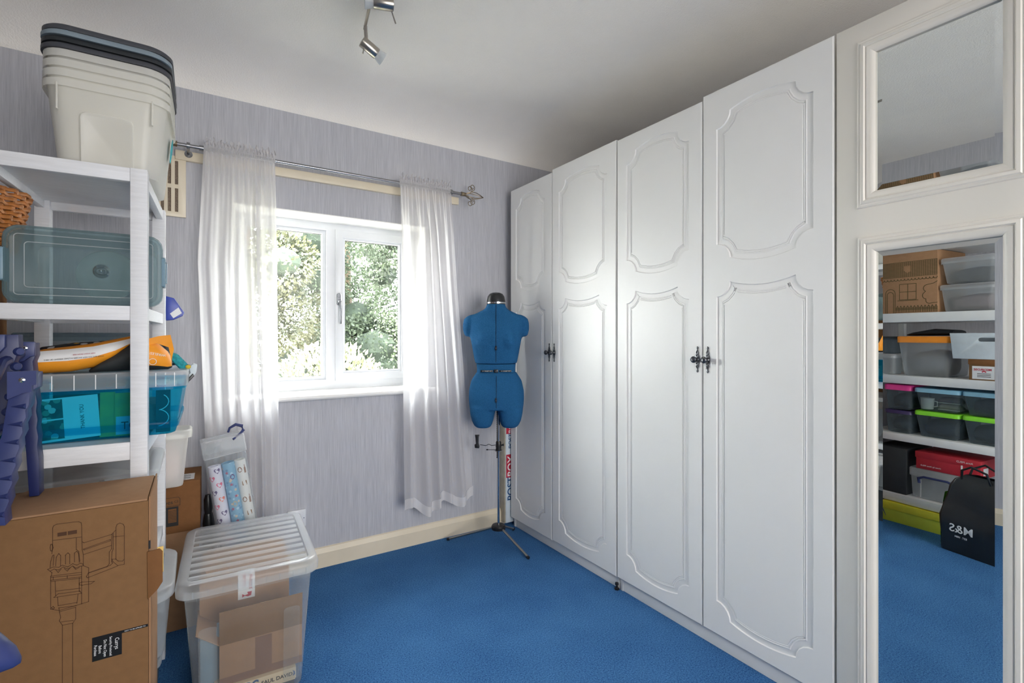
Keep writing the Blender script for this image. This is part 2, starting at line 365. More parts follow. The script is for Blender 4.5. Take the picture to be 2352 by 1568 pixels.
def strokes(lines, w, y, closed=False):
    """ink lines as thin flat ribbons facing -y; lines are lists of (x, z)"""
    mb = MB()
    for ln in lines:
        for (x0, z0), (x1, z1) in zip(ln, ln[1:]):
            d = Vector((x1 - x0, z1 - z0)); L = d.length
            if L < 1e-6: continue
            d /= L; nx, nz = -d.y * w / 2, d.x * w / 2; ex, ez = d.x * w / 2, d.y * w / 2
            mb.add([(x0 - ex + nx, y, z0 - ez + nz), (x1 + ex + nx, y, z1 + ez + nz), (x1 + ex - nx, y, z1 + ez - nz), (x0 - ex - nx, y, z0 - ez - nz)], [(0, 3, 2, 1)])
    return mb
def arc(cx, cz, r, a0, a1, n=8, rz=None):
    return [(cx + r * math.cos(R(a0 + (a1 - a0) * k / n)), cz + (rz or r) * math.sin(R(a0 + (a1 - a0) * k / n))) for k in range(n + 1)]
def offset_loop(pts, d):
    """inset a closed 2-D loop (counter-clockwise) by d"""
    n = len(pts); out = []
    for i in range(n):
        p0, p1, p2 = Vector(pts[i - 1]), Vector(pts[i]), Vector(pts[(i + 1) % n])
        e1 = (p1 - p0).normalized(); e2 = (p2 - p1).normalized()
        n1 = Vector((-e1.y, e1.x)); n2 = Vector((-e2.y, e2.x)); b_ = n1 + n2
        if b_.length < 1e-4: b_ = n1
        b_.normalize(); c = max(0.45, b_.dot(n1)); q = p1 + b_ * (d / c); out.append((q.x, q.y))
    return out

def tub_rings(wb, db, wt, dt, h, r, lip=0.008, lipdrop=0.014, n=4):
    """single wall with rounded corners, a foot radius and a turned-over rim"""
    def rg(w, d, z, rr): return [(x, y, z) for x, y in rrect(w, d, rr, n)]
    e = min(0.012, h * 0.1)
    return [rg(wb - 2 * e, db - 2 * e, 0.0, r * 0.6), rg(wb - 0.4 * e, db - 0.4 * e, e * 0.35, r * 0.8), rg(wb, db, e, r), rg(wt, dt, h, r * 1.15), rg(wt + 2 * lip, dt + 2 * lip, h, r * 1.15 + lip), rg(wt + 2 * lip, dt + 2 * lip, h - lipdrop, r * 1.15 + lip)]
def lid_rings(w, d, h, r, inset=0.03, sink=0.0, n=4):
    def rg(w_, d_, z, rr): return [(x, y, z) for x, y in rrect(w_, d_, rr, n)]
    e = min(0.005, h * 0.3)
    return [rg(w, d, 0, r), rg(w, d, h - e, r), rg(w - 2 * e, d - 2 * e, h, r - e * .5), rg(w - 2 * inset, d - 2 * inset, h, max(r - inset, 0.006)), rg(w - 2 * inset - 0.008, d - 2 * inset - 0.008, h - sink, max(r - inset, 0.006))]
def tub(name, label, loc, rz, wb, db, wt, dt, h, r, mat, lidmat=None, lidh=0.02, group=None, cat='storage box', lip=0.008, ribs=True, inset=0.03, sink=0.004, rot=None, lidover=0.004):
    """storage tub: body (> moulded ribs) and lid; origin at the middle of its base"""
    t = thing(name, label, cat, loc, rz, group, rot)
    MB().loft(tub_rings(wb, db, wt, dt, h, r, lip), True, False).build('body', mat, t, smooth=True, angle=60)
    if lidmat:
        ld = MB().loft(lid_rings(wt + 2 * lip + lidover, dt + 2 * lip + lidover, lidh, r * 1.15 + lip, inset, sink), False, True).build('lid', lidmat, t, smooth=True, angle=50)
        ld.location = (0, 0, h - lidh * 0.45)
    return t

# ================================================================== THE ROOM
WY = 2.67          # window wall
XL, XR, YB = -1.0, 2.34, -1.75
ZC = 2.49
fl = MB().box(XL - 0.1, XR + 0.1, YB - 0.1, WY + 0.15, -0.12, 0.0).build('floor', 'carpet'); struct(fl, 'plain blue pile carpet')
WX0, WX1, WZ0, WZ1 = 0.14, 1.12, 0.90, 1.835
wb_ = MB().holed([(XL - 0.1, -0.1), (XR + 0.1, -0.1), (XR + 0.1, 2.7), (XL - 0.1, 2.7)], [[(WX0, WZ0), (WX0, WZ1), (WX1, WZ1), (WX1, WZ0)]], WY, WY + 0.30).build('wall_back', 'paper')
struct(wb_, 'lilac grey streaked wallpaper around the window')
struct(MB().box(XL - 0.1, XL, YB, WY, 0, 2.7).build('wall_left', 'paper'))
struct(MB().box(XR, XR + 0.1, YB, WY, 0, 2.7).build('wall_right', 'paper'))
struct(MB().box(XL - 0.1, XR + 0.1, YB - 0.1, YB, 0, 2.7).build('wall_front', 'plain'))
# ceiling with the curved cove above the window wall
prof = [(YB - 0.1, ZC)] + [(y, ZC) for y in (-1.0, 0.0, 1.0, 1.8)]
for k in range(13):
    a = R(90 - 90 * k / 12); prof.append((WY - 0.40 * (1 - math.cos(a)), 2.325 + (ZC - 2.325) * math.sin(a)))
prof.append((WY + 0.002, 2.322))
mb = MB(); rings = [[(x, y, z) for y, z in prof] + [(x, WY + 0.002, 2.75), (x, YB - 0.1, 2.75)] for x in (XL - 0.02, XR + 0.02)]
ce = mb.loft(rings, False, False).build('ceiling', 'ceil', smooth=True, angle=40); struct(ce, 'stippled off-white ceiling with a curved cove')
# plaster reveal lining inside the window opening
mb = MB().holed([(WX0 - 0.0005, WZ0 - 0.0005), (WX1 + 0.0005, WZ0 - 0.0005), (WX1 + 0.0005, WZ1 + 0.0005), (WX0 - 0.0005, WZ1 + 0.0005)],
                [[(WX0 + 0.004, WZ0 + 0.002), (WX0 + 0.004, WZ1 - 0.004), (WX1 - 0.004, WZ1 - 0.004), (WX1 - 0.004, WZ0 + 0.002)]], WY - 0.001, WY + 0.185)
struct(mb.build('trim_2', 'gloss'), 'white painted window reveal')
# skirting: bevelled profile
sk = [(0.0, 0.0), (-0.018, 0.0), (-0.018, 0.075), (-0.008, 0.098), (0.0, 0.102)]
bbk = MB().loft([[(x, WY + a, z) for a, z in sk] for x in (0.02, XR)]).build('baseboard_back', 'cream'); struct(bbk, 'cream painted skirting board')
struct(MB().loft([[(XL - a, y, z) for a, z in sk] for y in (YB, WY)]).build('baseboard_left', 'cream'))
# cream batten behind the curtain rail
struct(MB().box(-0.085, 1.325, WY - 0.022, WY, 1.992, 2.034).build('trim_1', 'cream', bevel=0.002), 'cream wooden batten under the curtain pole')

# ------------------------------------------------------------------ window
FY = WY + 0.18
win = MB().holed([(WX0, WZ0), (WX1, WZ0), (WX1, WZ1), (WX0, WZ1)], [[(0.195, 0.955), (0.195, 1.790), (0.604, 1.790), (0.604, 0.955)], [(0.659, 0.955), (0.659, 1.790), (1.068, 1.790), (1.068, 0.955)]], FY, FY + 0.07)
win = struct(win.build('window_1', 'upvc', bevel=0.003), 'white plastic double window with one opening sash')
def bead(x0, x1, z0, z1, w, y0, y1, name, parent):
    o = [(x0, z0), (x1, z0), (x1, z1), (x0, z1)]; i = [(x0 + w, z0 + w), (x0 + w, z1 - w), (x1 - w, z1 - w), (x1 - w, z0 + w)]
    return MB().holed(o, [i], y0, y1).build(name, 'upvc' if name != 'gasket' else 'rubber', parent, bevel=0.002 if name != 'gasket' else 0)
bead(0.195, 0.604, 0.955, 1.790, 0.020, FY + 0.016, FY + 0.05, 'glazing_bead', win)
bead(0.214, 0.585, 0.974, 1.771, 0.003, FY + 0.030, FY + 0.036, 'gasket', win)
MB().box(0.21, 0.59, FY + 0.036, FY + 0.042, 0.97, 1.776).build('pane', 'glass', win)
sash = bead(0.650, 1.078, 0.946, 1.799, 0.042, FY - 0.014, FY + 0.045, 'sash', win)
b2 = bead(0.690, 1.038, 0.986, 1.759, 0.014, FY - 0.004, FY + 0.03, 'glazing_bead', sash)
bead(0.7035, 1.0245, 0.9995, 1.7455, 0.003, FY + 0.016, FY + 0.022, 'gasket', sash)
MB().box(0.70, 1.028, FY + 0.022, FY + 0.028, 0.996, 1.749).build('pane', 'glass', sash)
hd = MB().loft([[(x + 0.668, FY - 0.014 - dy, z + 1.405) for x, z in rrect(0.024 - k, 0.07 - k, 0.011)] for dy, k in ((0, 0), (0.010, 0), (0.014, 0.006))]).build('handle', 'pewter', sash, smooth=True)
MB().lathe([(0.011, 0), (0.011, 0.012), (0.008, 0.018)], 14, (0.669, FY - 0.026, 1.392), (0, -1, 0)).tube([(0.669, FY - 0.04, 1.392), (0.671, FY - 0.046, 1.35), (0.672, FY - 0.044, 1.30), (0.673, FY - 0.038, 1.268)], [0.008, 0.0055, 0.005, 0.0065], 10).build('lever', 'pewter', hd, smooth=True)
sp = [(FY + 0.01, 0.0), (FY + 0.01, 0.027), (WY - 0.045, 0.027)] + [(WY - 0.045 - 0.013 * math.sin(R(a)), 0.0135 + 0.0135 * math.cos(R(a))) for a in (30, 60, 90, 120, 150)] + [(WY - 0.045, 0.0)]
sill = MB().prism([(a, 0.874 + b_) for a, b_ in sp], 0.06, 1.20, 'yz').build('window_sill', 'gloss', smooth=True, angle=50); sill.parent = win

# ------------------------------------------------------------------ outside: garden seen through the glass
gr_ = struct(MB().box(-14, 18, WY + 0.9, 30, -2.62, -2.5).build('ground', 'paleground'), 'unseen garden ground below the window, paled to bounce light inside')  # out-of-view ground, its colour paled to bounce sunlight up to the ceiling
def foliage(n, blobs, size, seed, drop=0.0):
    rnd = random.Random(seed); vs_ = []; fs_ = []
    tot = sum(b_[3] * b_[5] for b_ in blobs)
    for (cx, cy, cz, rx, ry, rz) in blobs:
        for _ in range(int(n * rx * rz / tot)):
            while True:
                p = Vector((rnd.uniform(-1, 1), rnd.uniform(-1, 1), rnd.uniform(-1, 1)))
                if 0.35 < p.length < 1: break
            p = p.normalized() * (p.length ** 0.4)
            c = Vector((cx + p.x * rx, cy + p.y * ry, cz + p.z * rz)); s = size * rnd.uniform(0.6, 1.35)
            d = (p + Vector((rnd.uniform(-.7, .7), rnd.uniform(-.7, .7), rnd.uniform(-.9, .5) - drop))).normalized()
            w = d.cross(Vector((rnd.uniform(-1, 1), rnd.uniform(-1, 1), rnd.uniform(-1, 1)))).normalized()
            o = len(vs_); vs_ += [tuple(c), tuple(c + d * s * 0.5 + w * s * 0.3), tuple(c + d * s), tuple(c + d * s * 0.5 - w * s * 0.3)]; fs_.append((o, o + 1, o + 2, o + 3))
    mb_ = MB(); mb_.v = vs_; mb_.f = fs_; return mb_
def tree(name, label, x, y, h, rad, n, mat, seed, size=0.062):
    t = thing(name, label, 'tree', (x, y, -2.5), 0, 'trees beyond the window')
    rnd = random.Random(seed); bl = []
    for k in range(44):
        f = rnd.random(); zz = 0.7 + f * (h - 1.0); rr = rad * (1.05 - 0.55 * f); a = rnd.uniform(0, 6.283); q = rr * rnd.uniform(0.35, 0.8)
        bl.append((math.cos(a) * q, math.sin(a) * q, zz, rr * rnd.uniform(.35, .55), rr * rnd.uniform(.35, .55), rr * rnd.uniform(.28, .5)))
    mb_ = foliage(n, bl, size, seed)
    for bi, (cx, cy, cz, rx, ry, rz) in enumerate(bl[:30]):
        MB().lathe([(0.02, -0.8), (0.5, -0.62), (0.78, -0.2), (0.8, 0.2), (0.5, 0.6), (0.02, 0.8)], 10).xf(Matrix.Translation((cx, cy, cz)) @ Matrix.Diagonal((rx * 0.62, ry * 0.62, rz * 0.62, 1))).build('crown_core', 'leafcore', t)  # dark blobs added inside the crown to block sky gaps
    me = bpy.data.meshes.new('foliage'); me.from_pydata(mb_.v, [], mb_.f); me.materials.append(M[mat]); o = bpy.data.objects.new('foliage', me); COL.objects.link(o); o.parent = t; o['kind'] = 'stuff'
    MB().tube([(0, 0, 0), (0.05, 0.02, h * 0.4), (0, 0.05, h * 0.85)], [0.2, 0.14, 0.04], 8).build('trunk', 'bark', t, smooth=True)
    return t
tree('garden_tree', 'golden green tree filling the left window pane', 0.6, 8.8, 8.4, 1.75, 80000, 'leaf2', 11)
tree('garden_tree', 'dark green tree behind the window mullion', 2.6, 10.6, 9.6, 2.0, 80000, 'leaf1', 12)
tree('garden_tree', 'mid green tree in the right window pane', 4.6, 9.4, 8.8, 1.8, 76000, 'leaf1', 13)
tree('garden_tree', 'far green tree past the right curtain', 7.4, 10.6, 8.4, 2.1, 13000, 'leaf1', 15)
tree('garden_tree', 'tall green tree closing the gap behind the golden one', 0.0, 13.6, 11.0, 2.6, 22000, 'leaf1', 16, 0.13)
tree('garden_tree', 'tall green tree farthest behind the right pane', 5.6, 14.2, 11.0, 2.8, 22000, 'leaf1', 17, 0.13)
sh = thing('garden_shrub', 'pale sunlit shrub below the trees in the window', 'shrub', (1.15, 5.6, -2.5)); sh.scale = (1.1, 1, 1.055)
mb_ = foliage(36000, [(-.6, 0, 1.2, .9, .8, 1.2), (.1, .1, 2.1, .8, .7, 1.35), (-.9, .2, 2.0, .7, .7, 1.25), (.75, .1, 1.6, .75, .7, 1.3), (.2, -.2, 1.0, 1.0, .7, 1.0)], 0.06, 31, -0.6)
me = bpy.data.meshes.new('foliage'); me.from_pydata(mb_.v, [], mb_.f); me.materials.append(M['leaf3']); o = bpy.data.objects.new('foliage', me); COL.objects.link(o); o.parent = sh; o['kind'] = 'stuff'
for k in range(5): MB().tube([(0.1 * k - 0.2, 0, 0), (0.3 * k - 0.6, 0.05, 1.6)], [0.03, 0.012], 6).build('stem', 'bark', sh)
fn = thing('garden_fence', 'grey board fence low in the right window pane', 'fence', (2.75, 7.3, -2.5))
for k in range(16): box('board', 'fence', fn, k * 0.15, k * 0.15 + 0.14, 0, 0.02, 0.0, 2.95, 0)
for k in range(2): box('rail', 'fence', fn, 0, 2.4, 0.02, 0.06, 0.5 + 1.8 * k, 0.58 + 1.8 * k, 0)

# ------------------------------------------------------------------ curtain pole, curtains
RY, RZ = WY - 0.10, 2.034
rod = thing('curtain_pole', 'grey metal curtain pole with wire scroll finials above the window', 'curtain pole', (0, RY, RZ))
MB().tube([(-0.075, 0, 0), (1.30, 0, 0)], 0.0085, 14).build('pole', 'steel', rod, smooth=True)
MB().tube([(0.005, 0, 0), (0.022, 0, 0)], 0.0125, 14).build('end_collar', 'steel', rod, smooth=True)
for x in (-0.035, 1.236):
    br = MB().tube([(x, 0.0, 0.0), (x, 0.05, -0.004), (x, 0.078, -0.012)], 0.006, 8).tube([(x, 0.076, -0.013), (x, 0.080, -0.013)], 0.016, 14).build('bracket', 'steel', rod, smooth=True)
    MB().tube([(x - 0.006, 0, 0), (x + 0.006, 0, 0)], 0.015, 14).build('bracket_ring', 'steel', rod, smooth=True)
def finial(x, s):
    f = MB().tube([(x, 0, 0), (x + s * 0.03, 0, 0)], [0.0125, 0.011], 12).build('finial', 'bronze', rod, smooth=True)
    for k in range(4):
        a = R(45 + 90 * k); pts = []
        for i in range(11):
            q = i / 10; rr = 0.021 * math.sin(math.pi * q ** 0.8) + 0.004 * (1 - q); pts.append((x + s * (0.028 + 0.122 * q), rr * math.cos(a), rr * math.sin(a)))
        MB().tube(pts, 0.0022, 6).build('wire', 'bronze', f, smooth=True)
    for k, (sg, dy) in enumerate(((1, 0.010), (-1, 0.010), (1, -0.012), (-1, -0.012))):
        pts = []
        for i in range(26):
            q = i / 25
            if q < 0.4: w = q / 0.4; pts.append((x + s * (0.028 + 0.045 * w), dy * 1.4 * w, sg * (0.005 + 0.020 * w * w)))
            else:
                w = (q - 0.4) / 0.6; an = R(-70 + 430 * w); rr = 0.019 * (1 - 0.62 * w); pts.append((x + s * (0.066 + rr * math.cos(an) * 0.9), dy * 1.4, sg * (0.043 + rr * math.sin(an))))
        MB().tube(pts, 0.0022, 6).build('scroll', 'bronze', f, smooth=True)
finial(1.30, 1); finial(-0.075, -1)

def curtain(label, top, mid, bot, zb, seed, folds):
    """sheer gathered on the pole; top/mid/bot are (x0, x1) spans, zb(s) the hem height; folds = list of (position, width, depth)"""
    rnd = random.Random(seed); t = thing('sheer_curtain', label, 'curtain', (0, RY, 0), 0, 'sheer curtains at the window')
    NC, NR = 150, 34; ph = [rnd.uniform(0, 6.28) for _ in range(6)]
    def X(s, z):
        q = min(1, max(0, (RZ - z) / 0.5)); q2 = min(1, max(0, (RZ - 0.5 - z) / 1.3))
        x0 = top[0] + (mid[0] - top[0]) * q + (bot[0] - mid[0]) * q2; x1 = top[1] + (mid[1] - top[1]) * q + (bot[1] - mid[1]) * q2
        return x0 + (x1 - x0) * s
    def Y(s, z):
        q = min(1, max(0.0, (RZ - z) / 0.25)); f = 0.0
        for (p, w, d) in folds:
            pp = p + 0.02 * math.sin(2.2 * z + p * 9); f += d * math.exp(-((s - pp) / w) ** 2)
        g = 0.006 * math.sin(s * 95 + ph[0]) + 0.004 * math.sin(s * 61 + ph[1])
        y = -0.012 + q * (-f * (0.55 + 0.45 * min(1, (RZ - z) / 1.2)) + 0.006 * math.sin(s * 37 + ph[2] + z)) + g * (1 - 0.8 * q)
        return max(-0.095, min(0.045, y))
    rows = []
    for i in range(NR + 1):
        row = []
        for j in range(NC + 1):
            s = j / NC; z1 = zb(s) + 0.055; zt = RZ - 0.014; z = zt + (z1 - zt) * (i / NR); row.append((X(s, z), Y(s, z), z))
        rows.append(row)
    MB().loft(rows, False, False, closed=False).build('drape', 'sheer', t, smooth=True, angle=80)
    hem = []
    for i in range(3):
        hem.append([(X(j / NC, zb(j / NC)), Y(j / NC, zb(j / NC) + 0.055) - 0.0006, zb(j / NC) + 0.055 * (1 - i / 2)) for j in range(NC + 1)])
    MB().loft(hem, False, False, closed=False).build('hem', 'sheer2', t, smooth=True, angle=80)
    # gathered channel round the pole and frill above it
    rows = []
    for i in range(11):
        row = []
        for j in range(NC * 2 + 1):
            s = j / (NC * 2); a = i / 10; cr = 0.0035 * math.sin(s * 260 + ph[3]) + 0.002 * math.sin(s * 410)
            if i <= 6: an = R(-60 - 40 * i * 0.9); row.append((X(s, RZ), (0.0125 + cr * 0.8) * math.cos(an) - 0.001, RZ + (0.0125 + cr * 0.6) * math.sin(an) * -1 if False else RZ - 0.014 + i * 0.0045))
            else: row.append((X(s, RZ) + 0.004 * math.sin(s * 140 + i), -0.010 + cr * (1 + (i - 6) * 0.9), RZ + 0.013 + (i - 6) * (0.006 + 0.003 * math.sin(s * 75 + ph[4]) + 0.002 * math.sin(s * 190))))
        rows.append([(x, min(y, -0.0105), z) for x, y, z in row])
    MB().loft(rows, False, False, closed=False).build('gathered_heading', 'sheer', t, smooth=True, angle=80)
    return t
curtain('white sheer curtain on the left of the window, behind the boxes', (0.022, 0.310), (0.0, 0.318), (0.045, 0.330), lambda s: 0.27 + 0.015 * math.sin(9 * s), 3,
        [(0.10, 0.06, 0.028), (0.27, 0.05, 0.036), (0.43, 0.04, 0.045), (0.58, 0.05, 0.04), (0.72, 0.04, 0.05), (0.88, 0.07, 0.02)])
curtain('white sheer curtain on the right of the window, beside the dress form', (0.922, 1.228), (0.930, 1.262), (0.945, 1.372), lambda s: 0.232 + 0.035 * math.sin(13 * s + 0.6) * (1 - 0.4 * s) + 0.03 * max(0, s - 0.75), 5,
        [(0.05, 0.05, 0.05), (0.30, 0.07, 0.05), (0.47, 0.04, 0.06), (0.62, 0.04, 0.05), (0.80, 0.08, 0.03)])

# ------------------------------------------------------------------ vent and socket on the window wall
vt = thing('vent_grille', 'cream slotted vent grille on the wall beside the pole', 'vent', (-0.135, WY, 1.735))
slots = []
for zz in (0.022, 0.145):
    for k in range(6): slots.append([(0.0185 + k * 0.026, zz), (0.0185 + k * 0.026, zz + 0.105), (0.0305 + k * 0.026, zz + 0.105), (0.0305 + k * 0.026, zz)])
vt.location.x = -0.235
MB().holed([(0, 0), (0.19, 0), (0.19, 0.272), (0, 0.272)], slots, -0.014, -0.003).build('cover', 'cream', vt, bevel=0.001)
MB().box(0.006, 0.184, -0.004, -0.0005, 0.006, 0.266).build('mesh_screen', pm('vent_mesh', (128, 114, 100), 0.8, var=0.5, vscale=300), vt)
so = thing('wall_socket', 'white plug socket low on the wall behind the ribbed lid', 'socket', (0.42, WY, 0.275))
box('face_plate', 'upvc', so, -0.043, 0.043, -0.012, 0, -0.043, 0.043, 0.002); MB().tube([(0.034, -0.0125, 0), (0.034, -0.0115, 0)], 0.0025, 10).build('screw', 'steel', so)

# ------------------------------------------------------------------ ceiling spotlights
lt = thing('ceiling_spotlights', 'nickel ceiling spotlight bar with small tilted heads', 'light', (0.545, 1.71, ZC))
MB().lathe([(0.05, 0), (0.05, -0.018), (0.044, -0.024)], 24, (-0.035, -0.12, 0)).build('ceiling_plate', 'nickel', lt, smooth=True)
MB().tube([(-0.035, -0.12, -0.02), (-0.035, -0.12, -0.05)], 0.007, 10).build('stem', 'nickel', lt, smooth=True)
MB().tube([(-0.075, -0.34, -0.05), (0.022, 0.27, -0.05)], 0.006, 12).build('bar', 'nickel', lt, smooth=True)
def spot(base, axis, arm0, lever):
    b_ = Vector(base); a = Vector(axis).normalized()
    h = MB().lathe([(0.006, -0.004), (0.0215, -0.002), (0.0225, 0.002), (0.0225, 0.066), (0.0215, 0.068)], 24, b_, a).build('lamp_head', 'nickel', lt, smooth=True)
    MB().lathe([(0.0195, 0.066), (0.0200, 0.07), (0.0265, 0.095), (0.0265, 0.098), (0.024, 0.098), (0.012, 0.078)], 24, b_, a).build('bulb', clear('bulb_glass', (235, 238, 240), 0.45, 0.05, 0.4), h, smooth=True)
    MB().tube([arm0, tuple(Vector(arm0) * 0.35 + (b_ + a * 0.02) * 0.65), tuple(b_ + a * 0.018)], 0.0075, 10).build('arm', 'nickel', h, smooth=True)
    p = b_ + a * 0.012; MB().tube([tuple(p), tuple(p + Vector(lever))], [0.0022, 0.003], 6).build('tilt_lever', 'nickel', h, smooth=True)
spot((0.012, 0.268, -0.105), (0.40, 0.02, -0.20), (0.018, 0.245, -0.052), (-0.012, -0.012, -0.05))
spot((0.052, 0.018, -0.085), (-0.95, 0.25, -0.05), (-0.004, 0.09, -0.052), (0.028, 0.012, -0.055))

# ================================================================== WARDROBES
DX = 1.66
def panel_outline(y0, y1, z0, z1, rise_top, rise_bot, c=0.055):
    """door moulding outline, counter-clockwise in (y, z): scooped corners, bowed head and foot"""
    p = []; n = 5; m = 10
    for k in range(m + 1):
        q = k / m; yy = y0 + c + (y1 - y0 - 2 * c) * q; p.append((yy, z0 - c + rise_bot * 4 * q * (1 - q)))
    p += [(y1 - c + c * math.sin(R(a)), z0 - c * math.cos(R(a))) if False else (y1 - c * math.cos(R(a)), z0 - c + c * math.sin(R(a))) for a in (18, 36, 54, 72)]
    p += [(y1, z0), (y1, z1)]
    p += [(y1 - c * math.cos(R(a)), z1 + c - c * math.sin(R(a))) for a in (72, 54, 36, 18)]
    for k in range(m + 1):
        q = k / m; yy = y1 - c - (y1 - y0 - 2 * c) * q; p.append((yy, z1 + c + rise_top * 4 * q * (1 - q)))
    p += [(y0 + c * math.cos(R(a)), z1 + c - c * math.sin(R(a))) for a in (18, 36, 54, 72)]
    p += [(y0, z1), (y0, z0)]
    p += [(y0 + c * math.cos(R(a)), z0 - c + c * math.sin(R(a))) for a in (72, 54, 36, 18)]
    return p
RELIEF = [(0.0, 0.0), (0.0025, 0.0046), (0.007, 0.0052), (0.020, 0.0030), (0.022, 0.0012), (0.0245, 0.0012), (0.026, 0.0030), (0.028, 0.0012), (0.0305, 0.0012), (0.032, 0.0030), (0.034, 0.0006), (0.037, 0.0004)]
def door_mesh(w, z0, z1, m=0.060):
    """local: y 0..w across, x = 0 front face, going back to +x"""
    mb_ = MB(); e = 0.004; T = 0.018
    outs = [panel_outline(m, w - m, 1.546, 1.985, 0.020, -0.020), panel_outline(m, w - m, 0.192, 1.348, -0.020, -0.018)]
    rect = [(e, z0 + e), (w - e, z0 + e), (w - e, z1 - e), (e, z1 - e)]
    loops = [rect] + [list(reversed(o_)) for o_ in outs]; allp = [p for lp in loops for p in lp]
    tri = tessellate_polygon([[Vector((a, b_, 0)) for a, b_ in lp] for lp in loops])
    mb_.add([(0, a, b_) for a, b_ in allp], [tuple(t_) for t_ in tri])
    mb_.loft([[(T, 0, z0), (T, w, z0), (T, w, z1), (T, 0, z1)], [(e, 0, z0), (e, w, z0), (e, w, z1), (e, 0, z1)], [(0, a, b_) for a, b_ in rect]], True, False)
    for o_ in outs:
        rg = [[(dep, a, b_) for a, b_ in offset_loop(o_, d)] for d, dep in RELIEF]
        mb_.loft(rg, False, False)
        last = rg[-1]; tr = tessellate_polygon([[Vector((p[1], p[2], 0)) for p in last]]); mb_.add(last, [tuple(t_) for t_ in tr])
    bm = bmesh.new(); me = bpy.data.meshes.new('d'); me.from_pydata(mb_.v, [], mb_.f); bm.from_mesh(me); bmesh.ops.remove_doubles(bm, verts=bm.verts, dist=1e-5)
    out = MB(); bm.verts.ensure_lookup_table(); out.v = [tuple(v.co) for v in bm.verts]; out.f = [tuple(v.index for v in f.verts) for f in bm.faces]; bm.free(); bpy.data.meshes.remove(me)
    return out
def knob(parent, y, z):
    # pierced back plate with finials, then the knob
    h = MB(); mbp = MB()
    outl = [(0.0, 0.052), (0.005, 0.046), (0.002, 0.041), (0.003, 0.034), (0.007, 0.026), (0.0055, 0.021), (0.008, 0.015), (0.011, 0.006), (0.011, -0.006), (0.008, -0.015), (0.0055, -0.021), (0.007, -0.026), (0.003, -0.034), (0.002, -0.041), (0.005, -0.046), (0, -0.052)]
    full = outl + [(-a, b_) for a, b_ in reversed(outl[1:-1])]
    holes = []
    for zz, rx_, rz_ in ((0.029, 0.0026, 0.006), (0.0165, 0.003, 0.003), (-0.0165, 0.003, 0.003), (-0.029, 0.0026, 0.006)):
        holes.append([(rx_ * math.cos(R(a)), zz + rz_ * math.sin(R(a))) for a in range(0, 360, 45)])
    pl = MB().holed([(y + a, z + b_) for a, b_ in full], [[(y + a, z + b_) for a, b_ in hh] for hh in holes], -0.0035, 0.0, 'yz').build('handle', 'pewter', parent, bevel=0.0008)
    MB().lathe([(0.009, 0), (0.006, 0.004), (0.005, 0.012), (0.008, 0.016), (0.0125, 0.020), (0.0130, 0.024), (0.0105, 0.029), (0.0, 0.0305)], 18, (-0.003, y, z), (-1, 0, 0)).build('knob', 'pewter', pl, smooth=True, angle=60)
def carcass(name_parent, y0, y1, z1, mat, x0=DX + 0.02):
    T = 0.018
    box('side_panel', mat, name_parent, x0, 2.26, y0, y0 + T, 0, z1, 0.001); box('side_panel', mat, name_parent, x0, 2.26, y1 - T, y1, 0, z1, 0.001)
    box('top_panel', mat, name_parent, x0, 2.26, y0 + T, y1 - T, z1 - T, z1, 0.001); box('base_panel', mat, name_parent, x0, 2.26, y0 + T, y1 - T, 0.062, 0.062 + T, 0.001)
    box('back_panel', mat, name_parent, 2.248, 2.26, y0 + T, y1 - T, 0.08, z1 - T, 0)
    box('plinth', mat, name_parent, x0 + 0.004, x0 + 0.022, y0 + T, y1 - T, 0, 0.062, 0.001)
def wardrobe(label, y0, y1, zt, doors):
    w = thing('wardrobe', label, 'wardrobe', (0, 0, 0)); carcass(w, y0, y1, zt - 0.012, 'door')
    for (a, b_, z0, z1, hy) in doors:
        d = door_mesh(b_ - a, z0, z1).build('door', 'door', w, smooth=True, angle=24); d.location = (DX, a, 0); knob(d, hy - a, 1.107)
    return w
wardrobe('white panelled double wardrobe in the corner behind the dress form', 1.668, 2.584, 2.115, [(2.168, 2.592, 0.058, 2.112, 2.187), (1.670, 2.164, 0.062, 2.126, 2.143)])
wardrobe('white panelled double wardrobe next to the mirrored door', 0.735, 1.662, 2.118, [(1.203, 1.663, 0.064, 2.119, 1.222), (0.731, 1.199, 0.064, 2.134, 1.176)])
bp_ = thing('door_stop', 'small black door stop on the carpet by the plinth', 'door stop', (1.668, 1.672, 0), 0)
MB().lathe([(0.011, 0), (0.012, 0.006), (0.006, 0.010), (0.005, 0.020), (0.009, 0.024), (0.008, 0.032)], 14).build('body', 'black', bp_, smooth=True)
